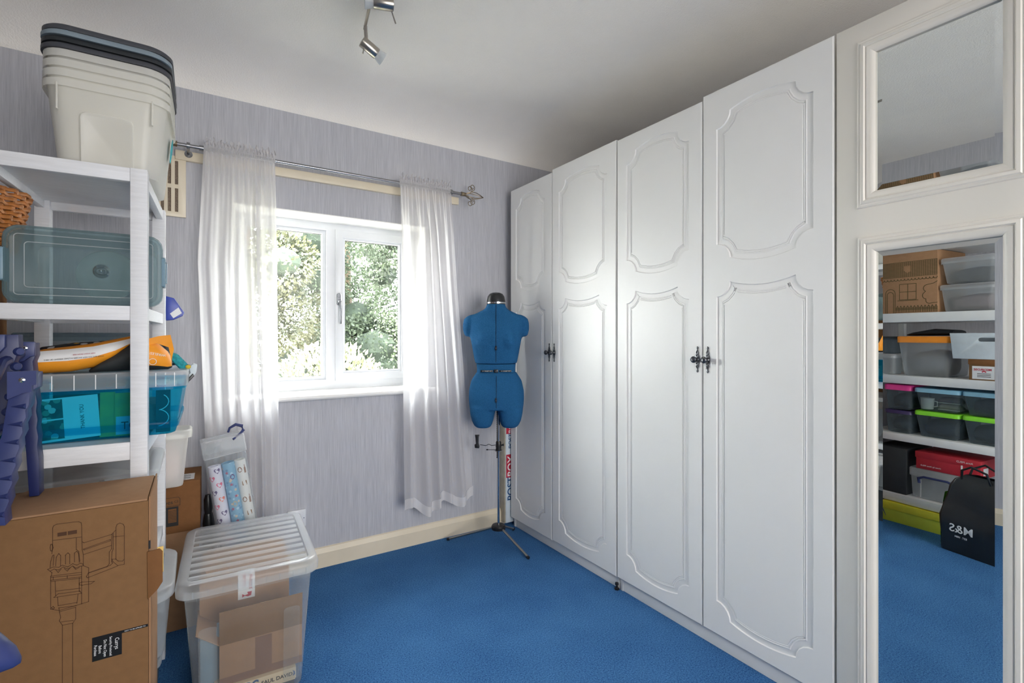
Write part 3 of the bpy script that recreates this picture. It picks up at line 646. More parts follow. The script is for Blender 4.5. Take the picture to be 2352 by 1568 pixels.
# mirrored wardrobe
mw = thing('mirror_wardrobe', 'ivory wardrobe door with a small mirror above a tall mirror', 'wardrobe', (0, 0, 0)); carcass(mw, 0.258, 0.722, 2.12, 'creamdoor')
UP = (0.354, 0.622, 1.624, 2.030); LO = (0.354, 0.620, 0.14, 1.446)
def rect2(a, g=0.0): return [(a[0] - g, a[2] - g), (a[1] + g, a[2] - g), (a[1] + g, a[3] + g), (a[0] - g, a[3] + g)]
md = MB().holed([(0.254, 0.058), (0.724, 0.058), (0.724, 2.133), (0.254, 2.133)], [list(reversed(rect2(UP, 0.006))), list(reversed(rect2(LO, 0.006)))], DX, DX + 0.022, 'yz').build('door', 'creamdoor', mw, bevel=0.0015)
for q, dark in ((UP, 0), (LO, 1)):
    pr_ = [(0.046, 0.0), (0.044, -0.005), (0.040, -0.007), (0.036, -0.006), (0.033, -0.009), (0.026, -0.010), (0.022, -0.005), (0.019, -0.007), (0.012, -0.006), (0.004, -0.002), (0.0, 0.004), (0.0, 0.012)]
    MB().loft([[(DX + dep, a, b_) for a, b_ in rect2(q, g)] for g, dep in pr_], False, False).build('moulding', 'creamdoor', md, smooth=True, angle=30)
    bv = 0.015
    MB().loft([[(DX + 0.0095, a, b_) for a, b_ in rect2(q, 0.004)], [(DX + 0.0070, a, b_) for a, b_ in rect2(q, -bv)]], False, True).build('mirror', 'mirror', md)
    box('mirror_backing', 'rubber', md, DX + 0.0100, DX + 0.017, q[0] - 0.004, q[1] + 0.004, q[2] - 0.004, q[3] + 0.004, 0)
for y, z in ((0.285, 0.26),):
    MB().tube([(DX - 0.0015, y, z), (DX + 0.001, y, z)], 0.0035, 10).build('screw_cap', 'bronze', md)

# ================================================================== DRESS FORM
HX, HYP = 1.452, 2.396
fa = math.atan2(-HYP, -HX) + R(90)          # its front (-y) looks towards the camera side of the room
df = thing('dress_form', 'blue felt dressmaking form on a chrome tripod stand', 'dress form', (HX, HYP, 0), fa)
def remeshed(mb_, name, mat, parent, vox=0.006, smooth=8):
    o = mb_.build(name, mat, parent); o.parent = None
    m1 = o.modifiers.new('r', 'REMESH'); m1.mode = 'VOXEL'; m1.voxel_size = vox
    m2 = o.modifiers.new('s', 'SMOOTH'); m2.iterations = smooth; m2.factor = 0.5
    dg = bpy.context.evaluated_depsgraph_get(); me = bpy.data.meshes.new_from_object(o.evaluated_get(dg)); me.name = name
    for p in me.polygons: p.use_smooth = True
    o.modifiers.clear(); old = o.data; o.data = me; bpy.data.meshes.remove(old)
    if not me.materials: me.materials.append(M[mat])
    o.parent = parent; return o
def ell(cx, cy, z, a, b_, n=32, p=2.3):
    out = []
    for k in range(n):
        t_ = 2 * math.pi * k / n; c, s = math.cos(t_), math.sin(t_)
        out.append((cx + a * math.copysign(abs(c) ** (2 / p), c), cy + b_ * math.copysign(abs(s) ** (2 / p), s), z))
    return out
OX = -0.014
bust = MB().loft([ell(OX, 0, z, a, b_) for z, a, b_ in ((1.042, .118, .085), (1.058, .123, .088), (1.10, .131, .096), (1.145, .139, .108), (1.197, .149, .112), (1.235, .152, .100), (1.268, .156, .088), (1.295, .158, .074), (1.310, .150, .064), (1.324, .125, .058), (1.338, .094, .053), (1.352, .068, .050), (1.366, .056, .049), (1.386, .052, .048))])
for s in (-1, 1):
    bust.loft([ell(OX + s * 0.152 + s * dx, 0.006, z, a, b_, 20, 2.0) for z, dx, a, b_ in ((1.196, .006, .014, .022), (1.204, .008, .022, .036), (1.235, .010, .028, .046), (1.270, .008, .030, .050), (1.296, .0, .032, .046), (1.312, -.016, .030, .040), (1.322, -.03, .020, .030))])
    bust.loft([ell(OX + s * 0.062, -0.062, 1.172 + dz, a, a, 20, 2.0) for dz, a in ((-.055, .012), (-.045, .034), (-.02, .050), (.01, .053), (.04, .046), (.065, .026), (.075, .01))])
bo = remeshed(bust, 'bust', 'felt', df)
wb2 = MB().loft([ell(OX, 0, z, a, b_) for z, a, b_ in ((0.990, .110, .080), (1.015, .110, .079), (1.040, .113, .081))]).build('waist_band', 'felt', df, smooth=True, angle=60)
hip = MB().loft([ell(OX + .002, 0, z, a, b_) for z, a, b_ in ((0.995, .113, .084), (0.985, .119, .087), (0.944, .145, .100), (0.888, .157, .112), (0.844, .159, .116), (0.806, .156, .112), (0.785, .153, .108))])
for s in (-1, 1):
    hip.loft([ell(OX + .002 + s * cx, 0, z, a, b_, 28, 2.6) for z, cx, a, b_ in ((0.80, .076, .078, .105), (0.76, .079, .071, .102), (0.72, .079, .062, .098), (0.695, .077, .052, .090), (0.682, .075, .040, .076))])
remeshed(hip, 'hips', 'felt', df)
MB().loft([ell(OX, 0, z, a, b_, 28, 2.0) for z, a, b_ in ((1.380, .054, .050), (1.390, .0545, .0505), (1.404, .053, .049), (1.425, .048, .045), (1.440, .038, .036), (1.447, .022, .02), (1.449, .006, .006))]).build('neck_cap', 'black', df, smooth=True)
MB().loft([ell(OX, 0, z, a, b_, 28, 2.0) for z, a, b_ in ((1.384, .0552, .0512), (1.392, .0552, .0512))]).build('cap_trim', 'chrome', df, smooth=True)
# centre front seams, laid on the cloth
def ontarget(ob, x, z):
    best = 0.0
    for v in ob.data.vertices:
        if abs(v.co.x - x) < 0.006 and abs(v.co.z - z) < 0.006 and v.co.y < best: best = v.co.y
    return best
hips = [c for c in df.children if c.name.startswith('hips')][0]
def seam(ob, x, zs):
    return MB().tube([(x, ontarget(ob, x, z) - 0.0004, z) for z in zs], 0.0013, 5).build('seam', 'seam', df)
seam(bo, OX, [1.376 - 0.02 * k for k in range(16)] + [1.052]); seam(hips, OX + .002, [0.975 - 0.02 * k for k in range(9)] + [0.80])
for ob, z in ((bo, 1.132), (hips, 0.845)):
    y = ontarget(ob, OX, z); dl = MB().loft([[(OX + a, y - dy, z + b_) for a, b_ in rrect(0.011 - k, 0.026 - k, 0.005)] for dy, k in ((-0.003, 0), (0.003, 0), (0.004, 0.003))]).build('adjuster', 'seam', df, smooth=True)
    MB().tube([(OX, y - 0.002, z), (OX, y - 0.007, z)], 0.0045, 12).build('dial', 'chrome', dl, smooth=True)
dl = box('adjuster', 'black', df, OX - 0.012, OX + 0.012, -0.087, -0.074, 0.995, 1.012, 0.002); MB().tube([(OX, -0.086, 1.003), (OX, -0.091, 1.003)], 0.005, 12).build('dial', 'chrome', dl, smooth=True)
for s in (-1, 1):
    st = box('size_strip', 'black', df, OX + s * 0.052 - 0.034, OX + s * 0.052 + 0.034, -0.0815, -0.070, 0.998, 1.008, 0.001)
    text('lettering', '== WAIST ==', 0.0085, 'white', st, front(OX + s * 0.052, -0.0818, 1.003))
# stand
MB().tube([(0, 0, 0.10), (0, 0, 0.80)], 0.0075, 14).build('pole', 'chrome', df, smooth=True)
ms = box('measuring_strip', 'black', df, -0.0115, -0.0065, -0.006, 0.004, 0.50, 0.79, 0.0005)
for k in range(24): MB().box(-0.0117, -0.009, -0.0063, -0.006, 0.51 + k * 0.0115, 0.513 + k * 0.0115).build('scale_mark', 'white', ms)
co = MB().lathe([(0.016, 0), (0.017, 0.004), (0.015, 0.012), (0.017, 0.02), (0.015, 0.03), (0.016, 0.042), (0.013, 0.05)], 18, (0, 0, 0.545)).build('collar', 'black', df, smooth=True)
MB().lathe([(0.024, 0), (0.024, 0.004)], 20, (0, 0, 0.540)).build('collar_flange', 'chrome', co, smooth=True)
MB().tube([(0.012, 0, 0.572), (0.024, -0.003, 0.574), (0.030, -0.004, 0.575)], [0.004, 0.004, 0.0085], 10).build('clamp_screw', 'black', co, smooth=True)
MB().tube([(-0.012, -0.004, 0.547), (-0.062, -0.008, 0.549)], 0.0018, 6).tube([(-0.060, -0.008, 0.549), (-0.070, -0.009, 0.549)], 0.0038, 8).build('pin_arm', 'black', co, smooth=True)
hm = MB().tube([(-0.014, -0.002, 0.574), (-0.04, -0.01, 0.573), (-0.055, -0.012, 0.581), (-0.072, -0.015, 0.574), (-0.105, -0.02, 0.580)], 0.002, 6).build('hem_marker', 'black', df, smooth=True)
MB().prism([(-0.134, 0.636), (-0.108, 0.636), (-0.112, 0.625), (-0.113, 0.590), (-0.108, 0.572), (-0.110, 0.562), (-0.134, 0.564), (-0.136, 0.582), (-0.128, 0.585), (-0.131, 0.622)], -0.032, -0.012).build('marker_clip', 'black', hm, bevel=0.001)
MB().lathe([(0.020, 0.086), (0.040, 0.092), (0.041, 0.108), (0.036, 0.116), (0.014, 0.119)], 26, (0, 0, 0)).build('hub', 'black', df, smooth=True)
inv = Matrix.Rotation(-fa, 4, 'Z')
for (lx, ly) in ((1.231, 2.608), (1.494, 2.154), (1.640, 2.525)):
    e = inv @ Vector((lx - HX, ly - HYP, 0.008)); d = Vector((e.x, e.y, 0)).normalized()
    lg = MB().tube([(d.x * 0.030, d.y * 0.030, 0.100), tuple(e)], 0.0068, 10).build('leg', 'nickel', df, smooth=True)
    MB().tube([(e.x - d.x * 0.012, e.y - d.y * 0.012, 0.0105), (e.x + d.x * 0.003, e.y + d.y * 0.003, 0.0085)], 0.0082, 10).build('foot_cap', 'black', lg, smooth=True)
# postal carton squeezed between wall and wardrobe
pb = thing('postal_carton', 'tall white postal carton with red and blue lettering beside the wardrobe', 'carton', (1.632, 2.603, 0))
box('carton', 'caddy', pb, 0, 0.40, 0.0, 0.062, 0.02, 0.86, 0.002)
box('carton_edge', 'stonefill', pb, -0.006, 0.0, 0.004, 0.062, 0.02, 0.86, 0.001)
def up(x, y, z): return frame((x, y, z), (0, 0, 1), (-1, 0, 0))
for z, s in ((0.158, 1.0), (0.487, 0.64)):
    MB().box(0.002, 0.06, -0.0006, 0.0001, z + 0.146 * s, z + 0.292 * s).build('red_panel', 'redink', pb)
    text('lettering', 'POST', 0.062 * s, 'blueink', pb, up(0.036, -0.0009, z), thick=0.0002, fat=0.0012 * s, align='LEFT')
    text('lettering', 'BOX', 0.062 * s, 'white', pb, up(0.036, -0.0012, z + 0.152 * s), thick=0.0002, fat=0.0012 * s, align='LEFT')

# ================================================================== WHITE SHELF UNIT ON THE LEFT
UX, UY, URZ = -0.119, 1.707, R(-1.87)
su = thing('shelf_unit', 'open white wooden shelf unit on the left loaded with boxes', 'shelf unit', (UX, UY, 0), URZ)
UW, UD, PW, PD = 0.357, 0.552, 0.0385, 0.040
for x in (-PW, -UW):
    for y in (0.0, UD - PD): box('post', 'whitewood', su, x, x + PW, y, y + PD, 0, 1.666, 0.0012)
LEV = [(1.629, 1.666), (1.243, 1.283), (0.856, 0.905), (0.462, 0.500)]
for z0, z1 in LEV:
    for y in (0.004, UD - 0.024): box('rail', 'whitewood_x', su, -UW + PW, -PW, y, y + 0.020, z0, z1 - (0.0 if y < .1 else 0.004), 0.001)
    for x in (-0.026, -UW + 0.006): box('side_rail', 'whitewood_x', su, x, x + 0.020, PD, UD - PD, z0 + 0.002, z1 - 0.002, 0.001)
    box('shelf_board', 'whitewood_x', su, -UW + 0.026, -0.026, 0.024, UD - 0.024, z1 - 0.010, z1 - 0.001, 0)

# ------------------------------------------------------------------ nested tubs with spare lids on top of the unit
TX, TY = -0.214, 1.965
for k in range(4):
    z = 1.668 + 0.027 * k
    lab = ['outermost of the nested milky tubs on top of the shelf unit', 'second nested milky tub up on top of the shelf unit', 'third nested milky tub up on top of the shelf unit', 'innermost and highest milky tub under the grey lids'][k]
    t = thing('nested_tub', lab, 'storage box', (TX, TY, z), R(-1.0), 'nested milky tubs')
    s = 1 - 0.022 * k
    wb_k, db_k, h = 0.232, 0.300, 0.236
    MB().loft(tub_rings(wb_k - 0.004 * k, db_k - 0.004 * k, 0.276 - 0.001 * k, 0.352 - 0.001 * k, h, 0.045, 0.008, 0.020, 6), True, False).build('body', 'milky', t, smooth=True, angle=60)
    if k == 0:
        y = -0.1575
        pn = MB().loft([[(x, y - 0.010 - 0.026 * ((zz - 0.09) / 0.236) - dy, zz) for x, zz in [(a, b_ + 0.078) for a, b_ in rrect(0.120 - ins, 0.160 - ins, 0.016)]] for ins, dy in ((0.0, 0.0), (0.004, 0.003), (0.010, 0.003), (0.014, 0.0015))], False, True).build('front_panel', 'milky', t, smooth=True)
        st = MB().loft([[(0.1425 + 0.0262 * (zz / .236) - 0.0215, yy, zz) for yy, zz in [(0.05 + 0.035 * math.cos(R(a)) * q, 0.155 + 0.04 * math.sin(R(a)) * q) for a in range(0, 360, 24)]] for q in (1.0, 0.5)], False, True).build('sticker', 'crochet', t)
        for x in (-0.105, 0.105): box('corner_rib', 'milky', t, x - 0.002, x + 0.002, -0.186, -0.178, 0.150, 0.222, 0.001)
LIDS = [('liddark', 'lowest charcoal lid of the stack on the milky tubs'), ('lidblack', 'black lid second from bottom on the milky tubs'), ('lidgrey', 'slate grey lid sandwiched between the dark lids'), ('liddark', 'topmost charcoal lid of the tall tub stack')]
for k, (m_, lab) in enumerate(LIDS):
    t = MB().loft(lid_rings(0.298, 0.374, 0.016, 0.062, 0.03, 0.006, 8), True, True).build('tub_lid', m_, None, smooth=True, angle=50, loc=(TX + 0.001 * (k % 2), TY - 0.002 * (k % 3), 1.9865 + 0.0165 * k), rot=(0, 0, R(-1 + 0.3 * k)))
    tag(t, lab, 'lid', 'spare tub lids')

# ------------------------------------------------------------------ grey-teal box lying on its side
tb = tub('clip_box', 'grey see-through clip box lying on its side on the second shelf', (-0.256, 1.985, 1.3875), 0, 0.285, 0.160, 0.318, 0.186, 0.205, 0.022, 'teal', 'teal', 0.028, rot=(R(90), 0, 0), lip=0.008, inset=0.016, sink=0.002)
for ins, yy in ((0.045, 0.2215), (0.085, 0.2215)):
    pts = [(x, y, yy) for x, y in rrect(0.336 - ins, 0.204 - ins, 0.008)]; MB().tube(pts, 0.0011, 5, closed=True).build('moulded_line', 'clearlid', tb, smooth=True)
for s in (-1, 1):
    c = MB().loft([[(s * (0.166 + dx), y, z) for y, z in [(a, b_ + 0.192) for a, b_ in rrect(0.088 - k, 0.052 - k, 0.006)]] for dx, k in ((0, 0), (0.007, 0), (0.009, 0.004))]).build('clip', 'tealclip', tb, bevel=0.001)
    MB().tube([(s * 0.177, -0.03, 0.215), (s * 0.177, -0.03, 0.18), (s * 0.177, 0.03, 0.18), (s * 0.177, 0.03, 0.215)], 0.0018, 6).build('clip_edge', 'tealclip', c)
cd_ = thing('glass_bowl', 'round glass bowl inside the grey clip box', 'bowl', (-0.235, 1.958, 1.387), 0, rot=(R(90), 0, 0))
MB().lathe([(0.075, 0.0), (0.076, 0.004), (0.070, 0.03), (0.052, 0.075), (0.028, 0.105), (0.018, 0.110)], 40, cap0=False).build('bowl', clear('bowl_glass', (225, 235, 235), 0.25, 0.05, 0.7), cd_, smooth=True)
MB().lathe([(0.018, 0.112), (0.020, 0.122), (0.010, 0.134), (0.0, 0.137)], 24).build('knob', 'chrome', cd_, smooth=True)
pk = MB().prism([(-0.0, 0.030), (0.020, 0.024), (0.044, -0.016), (0.040, -0.026), (0.018, -0.038), (0.0, -0.040)], 0, 0.012).build('wrapper_packet', 'bluefoil', None, bevel=0.003, loc=(-0.103, 2.278, 1.312)); tag(pk, 'small blue and white wrapper poking out behind the shelf post', 'packet')
MB().prism([(0.010, -0.020), (0.030, -0.002), (0.038, -0.018), (0.018, -0.033)], -0.0008, 0.0).build('label_patch', 'white', pk)
pk.scale = (1.35, 1, 1.35); 
# ------------------------------------------------------------------ wicker basket on a carton behind the unit's left side
tc_ = thing('tall_carton', 'tall brown carton in the left corner under the basket', 'carton', (-0.735, 2.06, 0)); box('carton', 'card2', tc_, -0.20, 0.205, -0.2, 0.2, 0, 1.44, 0.003); box('tape', 'tape', tc_, -0.025, 0.025, -0.201, 0.201, 1.20, 1.441, 0)
bk = thing('wicker_basket', 'golden wicker basket at the left edge under the top shelf', 'basket', (-0.565, 2.0, 1.4405))
for k in range(14):
    z = 0.008 + k * 0.0126; rad = 0.108 + 0.032 * (k / 13); pts = []
    for j in range(72):
        a = 2 * math.pi * j / 72; rr = rad + 0.006 * math.sin(15 * a + (math.pi if k % 2 else 0)); pts.append((rr * math.cos(a), rr * math.sin(a), z + 0.002 * math.sin(24 * a)))
    MB().tube(pts, 0.0058, 6, closed=True).build('weave_row', 'wicker', bk, smooth=True)
for j in range(24):
    a = 2 * math.pi * (j + 0.5) / 24; MB().tube([(0.106 * math.cos(a), 0.106 * math.sin(a), 0.0), (0.140 * math.cos(a), 0.140 * math.sin(a), 0.178)], 0.004, 6).build('stake', 'wicker', bk, smooth=True)
MB().lathe([(0.104, 0.001), (0.104, 0.008)], 32).build('basket_base', 'wicker', bk)

# ------------------------------------------------------------------ aqua tub with clear lid on the third shelf
AX, AY, AZ = -0.270, 1.972, 0.906
aq = tub('aqua_tub', 'aqua see-through tub with clear lid jutting out of the shelf', (AX, AY, AZ), R(-1), 0.436, 0.374, 0.474, 0.408, 0.150, 0.030, 'aqua', None, lip=0.006)
ld = MB().loft(lid_rings(0.494, 0.424, 0.046, 0.034, 0.022, 0.006, 5), False, True).build('lid', 'clearlid', aq, smooth=True, angle=50); ld.location = (0, 0, 0.144)
for k in range(11):
    MB().box(-0.235 + k * 0.045, -0.233 + k * 0.045, -0.2135, -0.212, 0.146, 0.186).build('lid_rib', 'white', ld, loc=(0, 0, -0.144))
bd = MB().loft([[(x, y, z) for x, y in rrect(0.444 + g, 0.382 + g, 0.032)] for z, g in ((0.020, 0.0), (0.026, 0.006), (0.036, 0.007), (0.040, 0.004))], False, False).build('moulded_band', 'aqua', aq, smooth=True)
cl = MB().prism([(0.238, 0.138), (0.252, 0.150), (0.266, 0.172), (0.268, 0.196), (0.256, 0.200), (0.246, 0.190), (0.250, 0.172), (0.236, 0.152)], -0.04, 0.04).build('clip', 'caddy', aq, bevel=0.002)
MB().prism([(0.236, 0.130), (0.262, 0.162), (0.257, 0.170), (0.231, 0.138)], -0.046, 0.034).build('clip_lever', 'black', cl, bevel=0.002)
def card(name, label, cat, x0, x1, y, z0, z1, mat, th=0.003, tilt=0.0, roll=0.0, group=None):
    t = thing(name, label, cat, ((x0 + x1) / 2, y, z0), group=group, rot=(R(tilt), R(roll), 0)); w = (x1 - x0) / 2
    MB().box(-w, w, 0, th, 0, z1 - z0).build('sheet', mat, t); return t
c1 = card('greeting_card', 'white thank you card with two photos inside the aqua tub', 'card', -0.372, -0.232, 1.800, 0.912, 1.030, 'paperwhite', 0.004, -4, -4)
for z in (0.006, 0.062): MB().box(-0.064, -0.006, -0.0006, 0.0, z, z + 0.052).build('photo', 'photo', c1)
text('lettering', 'THANK YOU', 0.013, 'blackink', c1, frame((0.034, -0.0006, 0.06), (0, 0, 1), (-1, 0, 0)), sx=0.9)
c2 = card('greeting_card', 'dark card with a yellow sunset inside the aqua tub', 'card', -0.236, -0.202, 1.810, 0.910, 1.038, 'greencard', 0.004, -4)
c3 = card('greeting_card', 'green and blue card behind the post inside the aqua tub', 'card', -0.202, -0.140, 1.804, 0.910, 1.034, 'greencard', 0.004, -3)
MB().box(-0.028, 0.03, -0.0006, 0, 0.004, 0.056).build('print', 'skylid', c3); text('lettering', 'TO', 0.032, 'blackink', c3, front(0.004, -0.001, 0.028), sx=0.9)
c4 = card('greeting_card', 'dark folded card at the right end of the aqua tub', 'card', -0.106, -0.070, 1.808, 0.910, 1.036, 'darkfill', 0.012, -2)
MB().tube([(0.012 * math.sin(k * 0.55) + 0.002, -0.004 - 0.001 * math.cos(k), 0.104 - 0.0042 * k + 0.008 * math.cos(k * 0.55)) for k in range(22)], 0.0013, 6).build('ribbon', 'white', c4, smooth=True)
c5 = card('card_stack', 'stack of greeting cards lying at the back of the aqua tub', 'cards', -0.44, -0.10, 1.86, 0.912, 0.99, 'mauvefill', 0.22)

# ------------------------------------------------------------------ cloth bags and yarn on the lid
def blob(sections, n=20, p=2.2):
    """sections: (x, cy, cz, ry, rz, twist)"""
    out = []
    for (x, cy, cz, ry, rz, tw) in sections:
        rg = []
        for k in range(n):
            t_ = 2 * math.pi * k / n; c, s = math.cos(t_), math.sin(t_); a = ry * math.copysign(abs(c) ** (2 / p), c); b_ = rz * math.copysign(abs(s) ** (2 / p), s)
            rg.append((x, cy + a * math.cos(tw) - b_ * math.sin(tw), cz + a * math.sin(tw) + b_ * math.cos(tw)))
        out.append(rg)
    return out
LZ = 1.093
b1 = thing('cloth_bag', 'orange cloth bag with white care panel on the aqua tub lid', 'bag', (0, 0, LZ))
S1 = [(-0.415, 1.86, 0.020, .03, .016, 0), (-0.400, 1.855, 0.030, .055, .028, 0), (-0.36, 1.85, 0.036, .066, .034, 0), (-0.30, 1.85, 0.042, .066, .036, .05), (-0.25, 1.85, 0.052, .060, .034, .1), (-0.20, 1.85, 0.072, .048, .026, .15), (-0.165, 1.85, 0.092, .032, .014, .2), (-0.150, 1.85, 0.100, .014, .006, .2)]
MB().loft(blob(S1)).build('bag_body', 'orange', b1, smooth=True, angle=70)
def patch(sections, i0, i1, k0, k1, off, mat, name, parent, n=20):
    rg = blob(sections, n); rows = []
    for i in range(i0, i1 + 1):
        cx = sections[i]; row = []
        for k in range(k0, k1 + 1):
            p_ = Vector(rg[i][k % n]); d = Vector((0, p_.y - cx[1], p_.z - cx[2])).normalized(); row.append(tuple(p_ + d * off))
        rows.append(row)
    return MB().loft(rows, False, False, closed=False).build(name, mat, parent, smooth=True, angle=80)
cp = patch(S1, 2, 6, 7, 10, 0.0012, 'white', 'care_panel', b1)
text('lettering', 'YOUR BAG DO NOT EXCEED A LOAD WEIGHT OF 10KG', 0.0052, 'blackink', b1, frame((-0.285, 1.7795, 0.046), (-1, 0, -0.12), (0, -0.25, -1)), sx=0.95)
text('lettering', 'KEEP AWAY FROM FIRE', 0.0046, 'redink', b1, frame((-0.265, 1.7815, 0.057), (-1, 0, -0.14), (0, -0.25, -1)))
b2 = thing('cloth_bag', 'crumpled charcoal and orange cloth bag behind the front post', 'bag', (0, 0, LZ))
S2 = [(-0.262, 1.86, 0.006, .03, .005, 0), (-0.235, 1.86, 0.020, .05, .018, 0), (-0.20, 1.86, 0.036, .056, .034, 0), (-0.165, 1.86, 0.050, .058, .047, 0), (-0.130, 1.86, 0.050, .06, .048, 0), (-0.10, 1.865, 0.042, .056, .040, 0), (-0.078, 1.87, 0.030, .045, .028, 0), (-0.068, 1.87, 0.022, .02, .014, 0)]
MB().loft(blob(S2)).build('bag_body', 'blackcloth', b2, smooth=True, angle=70)
ob_ = patch(S2, 3, 7, 6, 12, 0.0015, 'orange', 'orange_panel', b2)
MB().loft([[(-0.135, 1.820, 0.075), (-0.105, 1.815, 0.085), (-0.075, 1.825, 0.072), (-0.068, 1.832, 0.030)], [(-0.135, 1.814, 0.095), (-0.100, 1.812, 0.106), (-0.070, 1.820, 0.110), (-0.062, 1.835, 0.066)]], False, False, closed=False).build('flap', 'orange', b2, smooth=True)
text('lettering', 'WIRELESS', 0.010, 'white', b2, frame((-0.102, 1.803, 0.052), (-0.96, 0, 0.2), (-0.2, -0.2, -0.96)))
rg_ = [(-0.113 + 0.009 * math.cos(R(a)), 1.802, 0.030 + 0.009 * math.sin(R(a))) for a in range(0, 360, 20)]; MB().tube(rg_, 0.0008, 5, closed=True).build('round_mark', 'white', b2)
b3 = thing('patterned_bag', 'black cloth bag with pale and yellow print behind the orange one', 'bag', (0, 0, LZ))
MB().loft(blob([(-0.425, 1.98, 0.03, .03, .02, 0), (-0.39, 1.98, 0.040, .06, .034, 0), (-0.32, 1.98, 0.046, .07, .040, 0), (-0.24, 1.98, 0.050, .07, .042, 0), (-0.16, 1.98, 0.054, .065, .046, 0), (-0.09, 1.98, 0.048, .055, .042, 0), (-0.06, 1.98, 0.03, .03, .02, 0)])).build('bag_body', 'patternbag', b3, smooth=True, angle=70)
y1_ = thing('yarn_bundle', 'small bundle of teal crochet at the right end of the tub lid', 'yarn', (-0.052, 1.90, LZ))
for k in range(5): MB().lathe([(0.006, 0), (0.016, 0.003), (0.018, 0.007), (0.016, 0.011), (0.006, 0.014)], 14, (-0.006 * k + 0.010, 0.004, 0.004 + 0.0075 * k), (0.35, -0.5, 0.8)).build('coil', 'crochet', y1_, smooth=True)
MB().lathe([(0.0, -0.007), (0.006, -0.005), (0.008, 0), (0.006, 0.005), (0, 0.007)], 12, (0.026, -0.01, 0.007)).build('pompom', 'coral', y1_, smooth=True)

# ------------------------------------------------------------------ fourth shelf and floor stack
kb = tub('lidded_box', 'clear lidded box on the lowest shelf behind the open carton', (-0.285, 1.985, 0.501), 0, 0.30, 0.33, 0.352, 0.372, 0.285, 0.03, 'clear', 'clearlid', 0.022)
st_ = thing('dark_bundle', 'dark bundle of cloth inside the box on the lowest shelf', 'cloth', (-0.30, 1.985, 0.507)); MB().loft(blob([(-0.13, 0, 0.05, .08, .04, 0), (-0.09, 0, 0.09, .13, .085, 0), (0.02, 0, 0.10, .14, .095, 0), (0.09, 0, 0.08, .12, .07, 0), (0.12, 0, 0.05, .08, .04, 0)])).build('cloth', 'darkfill', st_, smooth=True)
f0 = tub('lidded_box', 'low clear box on the carpet under the taller clear one', (-0.215, 1.955, 0.001), 0, 0.20, 0.30, 0.225, 0.33, 0.215, 0.03, 'frostdark', 'frost', 0.02)
f1 = tub('lidded_box', 'clear lidded box squeezed between brown carton and ribbed tub', (-0.210, 1.950, 0.232), 0, 0.250, 0.320, 0.280, 0.350, 0.195, 0.05, 'frost', 'clearlid', 0.034, inset=0.035, sink=0.008)
pn_ = box('label_window', 'frostdark', f1, -0.09, 0.09, -0.177, -0.174, 0.05, 0.15, 0.001)
ev = thing('envelope', 'yellow padded envelope edge behind the brown carton flap', 'envelope', (-0.108, 1.700, 0.530)); MB().box(0, 0.026, 0, 0.006, 0, 0.072).build('envelope', pm('manila', (232, 196, 112), 0.7), ev, bevel=0.001)

# ------------------------------------------------------------------ boxes between the unit and the window wall
q0 = thing('low_carton', 'plain brown carton on the floor under the labelled carton', 'carton', (-0.13, 2.535, 0)); box('carton', 'card3', q0, -0.16, 0.135, -0.125, 0.115, 0, 0.398, 0.002); box('tape', 'tape', q0, -0.02, 0.02, -0.1256, 0.1156, 0.30, 0.3986, 0)
q1 = thing('labelled_carton', 'brown carton with dark shipping print and white address label', 'carton', (-0.125, 2.53, 0.3995), R(-1.5))
box('carton', 'card2', q1, -0.15, 0.137, -0.125, 0.12, 0, 0.205, 0.002)
MB().holed([(-0.02, 0.03), (0.062, 0.03), (0.062, 0.108), (-0.02, 0.108)], [[(-0.012, 0.05), (-0.012, 0.095), (0.014, 0.095), (0.014, 0.05)], [(0.028, 0.045), (0.028, 0.10), (0.056, 0.10), (0.056, 0.045)]], -0.1262, -0.1252).build('printed_panel', 'blackink', q1)
strokes([[(0.03 + 0.0, 0.05 + 0.006 * k), (0.054, 0.05 + 0.006 * k)] for k in range(8)], 0.0018, -0.1258).build('print_lines', 'blackink', q1)
strokes([[(-0.03, 0.145), (0.062, 0.145), (0.068, 0.138), (0.068, 0.112), (-0.03, 0.112)]], 0.0014, -0.1258).build('print_border', 'blackink', q1)
text('lettering', 'Tapes', 0.022, 'blackink', q1, front(0.018, -0.1256, 0.127)); text('lettering', 'C2', 0.012, 'blackink', q1, front(0.055, -0.1256, 0.128))
lb = MB().box(0.045, 0.115, -0.10, 0.0, 0.2052, 0.2058).build('address_label', 'white', q1)
for k in range(7): MB().box(0.052, 0.052 + 0.055 * (0.9 if k % 3 else 0.6), -0.094 + k * 0.013, -0.090 + k * 0.013, 0.2058, 0.2061).build('label_line', 'blackink', lb)
q2 = thing('support_carton', 'narrow carton hidden behind the shelf post', 'carton', (-0.21, 2.335, 0)); box('carton', 'card2', q2, -0.09, 0.085, -0.055, 0.055, 0, 0.612, 0.002)
wt_ = tub('white_tub', 'small white tub with wavy rim behind the shelf unit', (-0.165, 2.338, 0.613), 0, 0.235, 0.105, 0.270, 0.120, 0.205, 0.022, 'milky', 'milky', 0.030, lip=0.010, inset=0.012, sink=0.003)
pf = thing('pink_bundle', 'pale pink cloth inside the white tub', 'cloth', (-0.165, 2.338, 0.618)); MB().loft(blob([(-0.10, 0, 0.06, .03, .05, 0), (-0.07, 0, 0.085, .045, .08, 0), (0.03, 0, 0.09, .046, .085, 0), (0.085, 0, 0.08, .042, .075, 0), (0.104, 0, 0.07, .03, .05, 0)])).build('cloth', 'pinkfill', pf, smooth=True)
hb = tub('lidded_box', 'grey see-through box standing behind the shelf unit at mid height', (-0.36, 2.475, 0.985), 0, 0.30, 0.24, 0.35, 0.28, 0.21, 0.03, 'frost', 'frostdark', 0.03)
